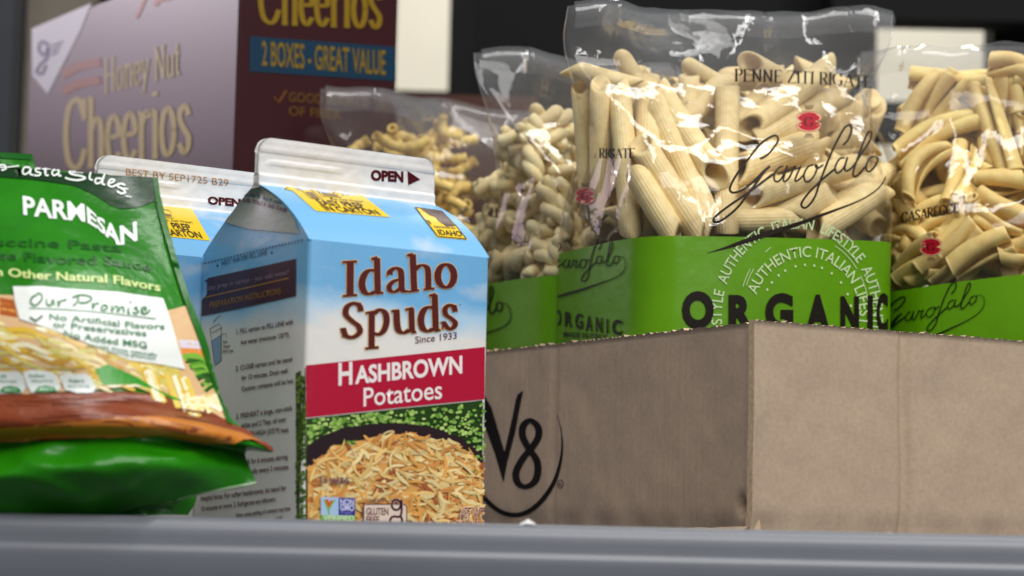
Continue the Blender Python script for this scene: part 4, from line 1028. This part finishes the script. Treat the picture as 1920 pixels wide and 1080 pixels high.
CAS = [(1682,294,1856,222,42,0),(1786,378,1808,276,44,.2),(1898,330,1836,158,44,0),(1826,348,1918,338,46,.1),(1838,268,1866,322,38,.5),(1696,256,1774,138,44,.8),(1738,226,1800,140,44,1.2),(1708,430,1806,384,46,.9),(1748,476,1836,378,44,.2),(1828,372,1930,420,50,0),(1684,518,1764,452,42,.2),(1730,512,1834,424,48,0),(1784,504,1896,450,48,0),(1668,446,1742,464,36,.7),(1856,122,1930,132,44,.7),(1884,148,1896,216,42,.3),(1912,200,1936,290,46,.4),(1824,420,1870,458,40,.9),(1872,476,1930,462,44,.4),(1690,330,1740,420,42,1.2),(1760,250,1800,200,40,1.2)]
casgen = lambda L, R, s: casarecce_mesh(L, R, s, random.Random(s).choice((0, .05, .1, -.06, -.1)))
fill(cas_bag, CAS, casgen, 120, (1672, 130, 2130, 530), lambda x: 118 + max(0, (1800 - x)) * .9, (.038, .05), .0062, 'pasta', 'casarecce_scroll', 'golden scrolled casarecce piece jumbled inside the right hand bag', 'casarecce pieces inside the clear bag', 1.18, 5, wk=1.15)
# the one strongly bent scroll
a = inside(cas_bag, 1708, 372, .010); b = inside(cas_bag, 1784, 284, .010)
if a and b: place(casarecce_mesh((b[0] - a[0]).length * 1.1, .0062, 77, -.22), a[0], b[0], 'pasta', 'casarecce_scroll', 'strongly bent yellow casarecce scroll at the left of the right hand bag', None)
GEM = [(848,368,976,322,36,0),(912,384,1042,312,38,0),(902,480,1010,396,42,0),(1024,338,1048,416,38,.2),(1006,424,1050,516,38,.1),(936,496,1004,478,40,.1),(970,376,1018,372,32,.7),(928,424,968,412,42,.4),(878,312,950,256,38,.8),(940,256,950,302,34,.8),(972,304,1034,282,42,.4),(1004,216,1066,222,44,.5),(976,252,1004,236,36,.9),(1038,308,1076,326,40,.2),(1056,346,1060,452,36,.3),(1046,444,1054,524,38,.2),(1000,250,1060,262,38,1.0),(866,400,930,392,36,.9),(990,470,1040,530,38,1),(880,340,930,300,36,1.3)]
fill(gem_bag, GEM, gemelli_mesh, 60, (840, 225, 1080, 520), lambda x: 208 + max(0, (1010 - x)) * .45, (.032, .042), .0063, 'pasta', 'gemelli_twist', 'pale twisted gemelli piece jumbled inside the gemelli bag', 'gemelli pieces inside the clear bag', 1.25, 8, wk=1.12)
ELB = [(824,222,858,262,30,.1),(712,258,792,266,34,.3),(806,300,842,362,34,.1),(826,268,870,300,34,.5),(764,262,800,290,32,.9),(836,330,866,400,32,.4),(790,256,826,300,34,.6)]
fill(elb_bag, ELB, lambda L, R, s: elbow_mesh(L, R * .8, s), 46, (640, 245, 890, 420), lambda x: 238 if x < 800 else 215, (.024, .032), .0058, 'pasta', 'curled_pasta', 'golden curled pasta piece inside the bag behind the carton', 'curled pasta pieces inside the rear bag', 1.36, 13)

# ---- printing on the bags ------------------------------------------
INK = (30, 20, 14)
FI = M['film_ink']
d = Decal(penne_bag.tree, FI, .0004, 10)
d.serif('PENNE ZITI RIGATE', (1376, 153), (1634, 167), 23, INK, wx=.18, wy=.06, curve=2)
d.build('variety_lettering', penne_bag.root); d = Decal(penne_bag.tree, FI, .0004, 10)
d.serif('ZITI RIGATE', (1084, 296), (1192, 297), 18, INK, wx=.2, wy=.06)
d.build('variety_lettering', penne_bag.root)
d = Decal(penne_bag.tree, FI, .0004, 9)
zg_ = Z(1310, 210, 3.858)
signature(d, *zg_([(1090, 100), (1360, 400), (740, 680)]), (34, 24, 16)); d.build('signature', penne_bag.root)
d = Decal(penne_bag.tree, FI, .0004, 8); emblem(d, 1516, 229, 1.0); d.build('red_emblem', penne_bag.root)
d = Decal(penne_bag.tree, FI, .0004, 8); emblem(d, 1098, 368, .8); d.build('red_emblem', penne_bag.root)
zz = Z(1260, 380, 4.321)
def arc_text(d, st, cx, cy_, rx, ry, a0, a1, h, col, off):
    pts, fc = textmesh(st, off); x0 = min(p[0] for p in pts); x1 = max(p[0] for p in pts)
    def fn(x, y):
        a = lerp(a0, a1, (x - x0) / (x1 - x0)); k = y / CAP * h
        return zz([(cx + (rx + k) * cos(a), cy_ - (ry + k) * sin(a))])[0]
    d.tmap(pts, fc, fn, col)
d = Decal(penne_bag.tree, FI, .0004, 9)
R_ = math.radians
arc_text(d, 'STYLE  AUTHENTIC  ITALIAN  LIFESTYLE  AUTHENTI', 1010, 910, 610, 700, R_(186), R_(-8), 84, (190, 212, 160), .01)
arc_text(d, 'AUTHENTIC ITALIAN LIFEST', 1085, 905, 430, 465, R_(160), R_(-10), 84, (196, 216, 160), .006)
for k, a0 in enumerate((150, 140, 128, 118, 104, 92, 80, 70, 56, 40, 24, 10)):
    p = zz([(1085 + 365 * cos(R_(a0)), 905 - 400 * sin(R_(a0)))])[0]; d.poly(ring(*p, 2.2, 2.6, 8), (196, 216, 160))
for rr_, (a0, a1) in ((1.12, (62, 36)), (1.18, (60, 44)), (1.12, (30, 12)), (1.17, (160, 146)), (1.12, (158, 144)), (1.14, (128, 122))):
    d.stroke(zz([(1075 + 500 * rr_ * .92 * cos(R_(lerp(a0, a1, k / 6))), 905 - 560 * rr_ * sin(R_(lerp(a0, a1, k / 6)))) for k in range(7)]), 1.3, (196, 216, 160))
d.build('slogan_stamp', penne_bag.root)
d = Decal(penne_bag.tree, FI, .0006, 10)
for ch, xa, xb, yb, yt in (('O', 78, 335, 1000, 722), ('R', 455, 655, 1010, 750), ('G', 752, 978, 1015, 738), ('A', 1080, 1275, 1020, 748), ('N', 1360, 1510, 1030, 760), ('I', 1578, 1622, 1035, 755), ('C', 1650, 1742, 1030, 738)):
    (x0, y0), (x1, y1) = zz([(xa, yb), (xb, yb)]); d.text(ch, (x0, y0), (x1, y1), (yb - yt) / 4.321 * .94, (26, 20, 14), .05)
d.build('organic_lettering', penne_bag.root)
d = Decal(penne_bag.tree, FI, .0005, 9)
zs4 = Z(1030, 430, 5.145)
signature(d, *zs4([(492, 96), (738, 310), (318, 492)]), (16, 26, 8), .9)
for ch, xa, xb, yb, h in (('O', 55, 122, 915, 138), ('R', 158, 232, 932, 132), ('G', 258, 332, 950, 136), ('A', 358, 425, 972, 138), ('N', 456, 520, 985, 135), ('I', 560, 576, 996, 130), ('C', 614, 710, 1008, 134)):
    (x0, y0), (x1, y1) = zs4([(xa, yb), (xb, yb + 10)]); d.text(ch, (x0, y0), (x1, y1), h / 5.145, (16, 22, 8), .03)
d.text('MADE IN ITALY', *zs4([(145, 1036), (560, 1062)]), 9, (16, 22, 8), .02)
d.build('side_lettering', penne_bag.root)
d = Decal(gem_bag.tree, FI, .0005, 9); d.serif('GEMELLI', (861, 400), (936, 408), 16.5, (20, 14, 10), wx=.22, wy=.1)
d.build('variety_lettering', gem_bag.root); d = Decal(gem_bag.tree, FI, .0005, 9)
signature(d, (896, 528), (957, 580), (872, 616), (16, 26, 8), 1.0); d.build('signature', gem_bag.root)
d = Decal(cas_bag.tree, FI, .0005, 9); d.serif('CASARECCE', (1691, 418), (1798, 399), 18, (22, 16, 10), wx=.22, wy=.1); d.build('variety_lettering', cas_bag.root)
d = Decal(cas_bag.tree, FI, .0005, 9); signature(d, *Z(1670, 480, 6)([(722, 298), (1056, 490), (414, 832)]), (14, 22, 8), .9); d.build('signature', cas_bag.root)
d = Decal(cas_bag.tree, FI, .0005, 8); emblem(d, 1746, 463, .86); d.build('red_emblem', cas_bag.root)

# ================================================================== GREEN PASTA PACKETS
def packet(rows, label, seed, nu=110, sub=10, thick=.03, wr=1.0):
    def row(r, k): return cat([Vector(p) for p in r], k)
    R3 = [[Vector((p[0], p[1], p[2])) for p in row(r, nu // (len(r) - 1))] for r in rows]
    n = len(R3[0]); cols = [cat([r[i] for r in R3], sub) for i in range(n)]
    nv = len(cols[0]); V = []; back = []
    for j in range(nv):
        for i in range(n):
            p = cols[i][j]; q = at(p.x, p.y, p.z)
            u = i / (n - 1); v = j / (nv - 1)
            e = min(1, 8 * (1 - u)) * min(1, 10 * v)
            nn = noise.noise(Vector((q.x * 24 + seed, q.z * 24, 0))) * .5 + sstep(.6, .75, v) * (.5 - abs(noise.noise(Vector((q.x * 38 + q.z * 30, q.z * 90, seed + 8))))) * 1.5 + (.5 - abs(noise.noise(Vector((q.x * 45 + seed, q.z * 60, 4))))) * .55
            V.append(q + Vector((0, -1, .25)) * (.0028 * wr * nn * e * (1 + .5 * sstep(.58, .72, v))))
            th = thick * (sin(pi * min(1, max(0, u))) ** .5 * (sin(pi * min(1, v * .9 + .02)) ** .5) if u < 1 else 0)+ .0006
            back.append(V[-1] + Vector((0, th, 0)))
    f = grid_faces(n, nv)
    t = thing('pasta_packet', label, 'food packet', V[(nv - 1) * n + n // 2], 'green foil packets of pasta sides')
    mesh('pouch_front', V, f, M['packet_green'], t); mesh('pouch_back', back, [x[::-1] for x in f], M['packet_green'], t)
    return t, bvh(V, f)
pk, TP = packet([
 [(-280,284,.955),(-90,298,.95),(110,320,.945),(296,334,.945)],
 [(-280,330,.945),(-90,345,.938),(110,372,.932),(304,384,.94)],
 [(-280,452,.915),(-90,462,.900),(130,480,.897),(334,500,.925)],
 [(-280,600,.895),(-90,610,.876),(150,625,.872),(382,632,.91)],
 [(-280,728,.885),(-90,735,.870),(190,738,.869),(424,772,.902)],
 [(-280,800,.876),(-90,796,.864),(270,794,.863),(512,843,.897)],
 [(-280,838,.876),(-90,834,.872),(255,826,.871),(462,846,.908)],
 [(-280,905,.863),(-90,900,.860),(250,886,.860),(468,876,.900)],
 [(-280,980,.876),(-90,978,.875),(200,966,.876),(482,906,.898)]],
 'green foil packet of parmesan pasta leaning at the front left, its bottom edge folded out', 1.0)
pk2, TP2 = packet([
 [(-300,272,.985),(-120,276,.98),(-20,284,.978),(60,289,.976)],
 [(-300,400,.975),(-120,410,.968),(0,420,.966),(96,420,.966)],
 [(-300,620,.95),(-120,620,.945),(60,620,.945),(190,620,.95)],
 [(-300,800,.935),(-120,800,.925),(120,800,.925),(300,800,.94)],
 [(-300,930,.925),(-120,930,.918),(180,920,.918),(366,916,.935)],
 [(-300,996,.925),(-120,996,.918),(160,986,.918),(352,966,.932)]],
 'second green foil packet, mostly hidden behind the front packet', 4.0, wr=1.6)
PI = M['packet_ink']
DG = (10, 52, 16); WH = (226, 232, 226)
d = Decal(TP, PI, .0003, 8); z5 = Z(0, 280, 3.6)
d.poly(z5([(-400, 40), (-200, 70), (0, 93), (220, 125), (640, 165), (1040, 188), (1060, 270), (1040, 355), (960, 385), (880, 400), (820, 405), (740, 375), (640, 310), (520, 255), (460, 240), (330, 222), (200, 205), (100, 198), (0, 190), (-400, 170)]), DG); hd_ = d.build('header_band', pk)
d = Decal(TP, PI, .0007, 8)
for pts, w in (([(-60, 150), (-10, 120), (30, 115), (40, 140), (10, 150)], 12), ([(0, 130), (60, 128), (130, 120)], 9),
  ([(205, 135), (170, 130), (155, 155), (165, 178), (195, 165), (210, 138), (205, 175), (225, 182)], 12), ([(275, 140), (245, 140), (245, 158), (275, 170), (262, 186), (230, 184)], 12), ([(312, 118), (305, 150), (310, 182), (330, 184)], 12), ([(285, 142), (350, 140)], 10), ([(395, 150), (365, 148), (352, 170), (365, 186), (392, 172), (400, 150), (396, 184), (415, 188)], 12),
  ([(560, 150), (520, 145), (470, 162), (490, 178), (550, 190), (575, 205), (530, 218), (470, 212), (440, 200)], 13), ([(612, 165), (605, 205), (625, 218)], 13), ([(690, 208), (655, 205), (642, 225), (655, 240), (685, 225), (710, 170), (690, 235), (710, 248)], 12), ([(730, 240), (765, 228), (770, 212), (745, 214), (730, 245), (755, 262), (785, 248)], 12), ([(845, 250), (815, 240), (790, 252), (830, 278), (845, 300), (815, 306), (790, 290)], 13), ([(800, 268), (865, 275)], 9), ([(845, 322), (888, 330)], 7)):
    d.stroke(z5(pts), w / 3.6 * 1.0, WH, n=5)
d.poly(ring(*z5([(612, 150)])[0], 2, 2, 7), WH)
d.build('header_lettering', hd_)
def bent_text(d, st, path, h, col, off, hf=None):
    """text whose baseline follows a polyline of photo points"""
    P = [tuple(p[:2]) for p in cat([Vector((*p, 0)) for p in path], 10)]
    cum = [0]
    for a, b in zip(P, P[1:]): cum.append(cum[-1] + math.hypot(b[0] - a[0], b[1] - a[1]))
    pts, fc = textmesh(st, off); x0 = min(p[0] for p in pts); x1 = max(p[0] for p in pts)
    def fn(x, y):
        s = (x - x0) / (x1 - x0) * cum[-1]
        k = max(0, min(len(P) - 2, next((i for i in range(len(P) - 1) if cum[i + 1] >= s), len(P) - 2)))
        q = (s - cum[k]) / max(1e-6, cum[k + 1] - cum[k]); bx, by = lerp(P[k][0], P[k + 1][0], q), lerp(P[k][1], P[k + 1][1], q)
        hh = h * (hf(s / cum[-1]) if hf else 1)
        return (bx - .05 * y / CAP * hh, by - y / CAP * hh)
    d.tmap(pts, fc, fn, col)
d = Decal(TP, PI, .0004, 8)
bent_text(d, 'PARMESAN', z5([(158, 442), (300, 462), (480, 480), (600, 500), (700, 575), (790, 645), (925, 615)]), 33, WH, .03, lambda s: 1 - .3 * math.exp(-((s - .62) / .1) ** 2))
d.build('flavour_lettering', pk)
d = Decal(TP, PI, .0004, 8); GT = (16, 84, 14)
bent_text(d, 'Fettuccine Pasta', z5([(-330, 640), (0, 655), (420, 668), (720, 690), (820, 700)]), 15, GT, .012)
bent_text(d, 'in a Cheese Flavored Sauce', z5([(-560, 720), (0, 745), (400, 775), (670, 782), (850, 800), (1020, 832)]), 16, GT, .012)
d.build('recipe_lettering', pk)
d = Decal(TP, PI, .0004, 8)
bent_text(d, 'with Other Natural Flavors', z5([(-180, 848), (60, 862), (330, 884), (730, 905), (1080, 962)]), 15, (206, 222, 140), .02)
d.build('claim_lettering', pk)
# food picture on the lower half
rnd = random.Random(11)
d = Decal(TP, PI, .0006, 7, step=.0000012); z6 = Z(0, 540, 4.155)
d.poly(z6([(-1130, 0), (0, 60), (100, 62), (700, 120), (1310, 180), (1480, 135), (1560, 380), (1700, 800), (1790, 1070), (1640, 1000), (1400, 890), (1200, 800), (1000, 770), (700, 800), (0, 845), (-1130, 845)]), (214, 176, 130))
d.poly(z6([(1385, 410), (1555, 415), (1580, 480), (1400, 470)]), (214, 206, 218)); d.poly(z6([(1400, 470), (1580, 480), (1640, 600), (1430, 590)]), (222, 140, 66))
d.poly(z6([(0, 80), (110, 100), (140, 240), (0, 215)]), (170, 84, 28)); d.stroke(z6([(-300, 120), (0, 130), (120, 150)]), 4, (216, 140, 60)); d.stroke(z6([(-300, 170), (0, 170), (120, 190)]), 4, (220, 150, 70))
for k in range(16):
    y = 540 + k * 17; d.stroke(z6([(1415 + k * 12, y + rnd.uniform(-30, 30)), (1530 + k * 9, y - 20 + rnd.uniform(-20, 40)), (1600 + k * 7, y + 60)]), rnd.uniform(5, 9), rnd.choice(((40, 96, 24), (90, 150, 40), (24, 66, 20), (120, 176, 60))))
for k in range(190):
    q = rnd.random(); x = rnd.uniform(-950, 1500); y0 = 230 + .26 * max(0, x) ; y = lerp(y0, 790 + max(0, x - 1000) * .3, rnd.random())
    if y < y0: continue
    L_ = rnd.uniform(150, 420); a = rnd.gauss(.2, .3); c = rnd.choice(((236, 220, 160), (228, 198, 96), (214, 176, 50), (240, 232, 196), (196, 150, 60), (206, 196, 110)))
    p = [(x - cos(a) * L_ / 2, y - sin(a) * L_ / 2), (x, y - rnd.uniform(-40, 40)), (x + cos(a) * L_ / 2, y + sin(a) * L_ / 2)]
    if any(v[0] > 1400 + max(0, v[1] - 600) * .5 or v[1] < 205 + .25 * max(v[0], 0) or v[1] > 830 + max(0, v[0] - 1200) * .35 for v in p): continue
    d.stroke(z6(p), rnd.uniform(4, 11), c, n=4, prof=lambda u: 1 - .6 * abs(2 * u - 1) ** 4)
for k in range(12):
    x = rnd.uniform(1020, 1500); d.stroke(z6([(x, 620 + .2 * (x - 1000)), (x + 50, 740 + .25 * (x - 1000)), (x + 40 + 60, 830 + .42 * (x - 1000))]), rnd.uniform(8, 14), rnd.choice(((238, 224, 170), (226, 196, 90), (240, 234, 200), (214, 176, 60))), n=4)
for k in range(18): 
    x = rnd.uniform(1500, 1690); d.stroke(z6([(x - 60, 850 + rnd.uniform(0, 120)), (x + 10, 840 + rnd.uniform(0, 120)), (x + 60, 900 + rnd.uniform(0, 90))]), rnd.uniform(5, 10), rnd.choice(((240, 226, 180), (230, 204, 120), (244, 238, 210))), n=4)
d.poly(z6([(735, 640), (830, 600), (930, 640), (1060, 700), (1200, 790), (1330, 850), (1420, 890), (1340, 880), (1200, 800), (1050, 755), (800, 760)]), (40, 146, 10))
d.build('dish_picture', pk)
d = Decal(TP, PI, .001, 8)
d.poly(z6([(105, 0), (330, 0), (520, 18), (700, 30), (900, 42), (1100, 70), (1260, 92), (1310, 230), (1430, 640), (1250, 605), (1000, 570), (830, 500), (600, 405), (400, 330), (160, 255), (125, 130)]), (228, 232, 226)); cp = d.build('promise_card', pk)
d = Decal(TP, PI, .0013, 8); PG = (40, 116, 62)
for pts in ([(300, 60), (255, 90), (245, 130), (280, 150), (325, 110), (325, 65), (290, 55)], [(362, 100), (365, 140), (395, 150), (412, 105), (420, 150)], [(450, 115), (455, 155), (470, 120), (515, 108)], [(600, 75), (600, 120), (565, 155)], [(560, 90), (620, 70), (690, 80), (705, 105), (660, 130), (610, 130)],
  [(715, 130), (715, 175), (735, 140), (765, 135)], [(795, 150), (780, 175), (800, 190), (825, 170), (815, 150), (790, 152)], [(860, 150), (860, 195), (885, 160), (905, 165), (905, 200), (930, 165), (950, 170), (952, 205)], [(990, 170), (985, 205), (1000, 212)], [(1060, 165), (1035, 170), (1065, 195), (1050, 212), (1020, 205)], [(1090, 190), (1125, 185), (1120, 165), (1092, 172), (1090, 205), (1120, 215), (1160, 185)]):
    d.stroke(z6(pts), 3.2, PG, n=5)
d.stroke(z6([(1000, 130), (1010, 120)]), 3, PG, smooth=False)
d.stroke(z6([(232, 172), (600, 190), (1000, 230), (1200, 255)]), 1.6, (70, 130, 96)); d.stroke(z6([(240, 245), (280, 272), (335, 232)]), 4, (20, 80, 40), smooth=False)
TG = (66, 122, 84)
bent_text(d, 'No Artificial Flavors', z6([(385, 262), (700, 290), (1000, 325), (1270, 338)]), 11, TG, .012); bent_text(d, 'or Preservatives', z6([(415, 318), (700, 350), (1130, 392)]), 11, TG, .012)
bent_text(d, 'No Added MSG', z6([(500, 390), (800, 440), (1130, 482)]), 11, TG, .012); bent_text(d, 'except those naturally', z6([(680, 460), (900, 500), (1210, 545)]), 6.5, TG, .01); bent_text(d, 'occurring glutamates', z6([(820, 510), (1000, 540), (1195, 570)]), 5, TG, .01)
d.build('card_lettering', cp)
d = Decal(TP, PI, .001, 8)
for q in ([(-230, 655), (-50, 645), (-20, 690), (-20, 800), (-60, 825), (-230, 830)], [(-15, 655), (150, 650), (190, 690), (210, 780), (180, 825), (0, 830)], [(185, 655), (260, 640), (400, 655), (440, 680), (480, 780), (450, 815), (250, 822), (215, 760)], [(465, 685), (520, 670), (660, 672), (705, 700), (745, 790), (720, 825), (600, 830), (510, 800)]): d.poly(z6(q), (224, 230, 226))
ic = d.build('nutrition_tabs', pk)
d = Decal(TP, PI, .0013, 8)
for x, y in ((90, 795), (360, 795), (-130, 795)): d.poly(z6([(x - 90, y + 22), (x - 60, y - 15), (x, y - 30), (x + 60, y - 15), (x + 90, y + 22), (x, y + 30)]), (40, 130, 62)); d.text('MEALS', *z6([(x - 48, y + 14), (x + 48, y + 14)]), 5, (206, 226, 206), .02)
for s, a, b2, h in (('Calories', (-60, 735), (140, 735), 4), ('390', (10, 700), (60, 700), 5), ('Sodium', (230, 695), (350, 695), 5), ('850mg 37% DV', (250, 735), (420, 735), 4), ('Sugars', (540, 732), (655, 736), 5), ('4g per serving', (530, 778), (695, 780), 4)): d.text(s, *z6([a, b2]), h, (60, 130, 90), .02)
bent_text(d, 'nutrition per prepared serving, as packaged', z6([(-400, 610), (0, 612), (300, 625), (600, 640)]), 4, (150, 176, 120), .01)
d.build('tab_lettering', ic)
d = Decal(TP, PI, .0007, 7)
zc = Z(0, 540, 2.0)
d.poly(zc([(-500, 405), (0, 402), (200, 398), (330, 392), (470, 392), (600, 405), (700, 432), (800, 475), (880, 520), (950, 545), (1022, 600), (1020, 608), (940, 575), (760, 575), (600, 545), (450, 560), (200, 575), (0, 578), (-500, 590)]), (128, 58, 28)); bt = d.build('table_picture', pk, 'brown wooden table printed along the folded bottom')
d = Decal(TP, PI, .0011, 7, step=.000002)
d.poly(zc([(-500, 520), (0, 518), (200, 508), (450, 490), (600, 490), (760, 515), (900, 550), (980, 585), (940, 575), (760, 574), (600, 544), (450, 558), (200, 573), (0, 576), (-500, 588)]), (190, 116, 40))
for k in range(40):
    y = rnd.uniform(405, 520); x = rnd.uniform(-200, 700); d.stroke(zc([(x, y), (x + 90, y - 3), (x + 200, y + 2 + max(0, x - 400) * .22)]) if False else zc([(x, y + max(0, x - 450) * .2), (x + 60, y + max(0, x - 390) * .2), (x + 120, y + max(0, x - 330) * .2)]), rnd.uniform(.8, 2), rnd.choice(((140, 66, 30), (112, 48, 24), (150, 76, 34))), n=3)
d.build('wood_grain', bt)
d = Decal(TP, PI, .0012, 8)
d.poly([(298, 336), (304, 384), (318, 440), (333, 500), (356, 570), (381, 632), (402, 700), (424, 772), (434, 800), (424, 797), (404, 740), (370, 640), (344, 570), (322, 500), (306, 440), (292, 384), (288, 336)], (22, 98, 10)); d.build('side_seal', pk)
d = Decal(TP2, PI, .0003, 8)
d.poly([(-100, 278), (0, 286), (58, 290), (60, 300), (0, 297), (-100, 288)], (18, 96, 20)); d.build('header_band', pk2)

d = Decal(TP, PI, .0004, 8)
d.stroke([(232, 963), (300, 946), (380, 924), (440, 912), (480, 906)], 3.2, (176, 204, 160)); d.build('bottom_hem', pk, 'pale crinkled heat seal')
# ================================================================== SMALL DEBRIS ON THE LIP
def scrap(px, py, Y, s, label):
    c = at(px, py, Y); rn = random.Random(px); V = []; n = 7
    for k in range(n):
        a = 2 * pi * k / n; q = rn.uniform(.6, 1.2); V.append(c + Vector((s * q * cos(a) * 1.6, s * .6 * sin(a), s * rn.uniform(-.2, .35))))
    V.append(c + Vector((0, 0, s * .9))); Fc = [(k, (k + 1) % n, n) for k in range(n)] + [tuple(range(n))[::-1]]
    o = mesh('paper_scrap', V, Fc, M['scrap'], None, smooth=False); o['label'] = label; o['category'] = 'paper scrap'
scrap(990, 985, .868, .0026, 'white crumpled scrap on the shelf lip in front of the printed emblem')
scrap(1646, 1002, .868, .0009, 'tiny white crumb on the lip below the cardboard crease'); scrap(1668, 1003, .868, .0012, 'small white crumb just right of the tiny one on the lip')
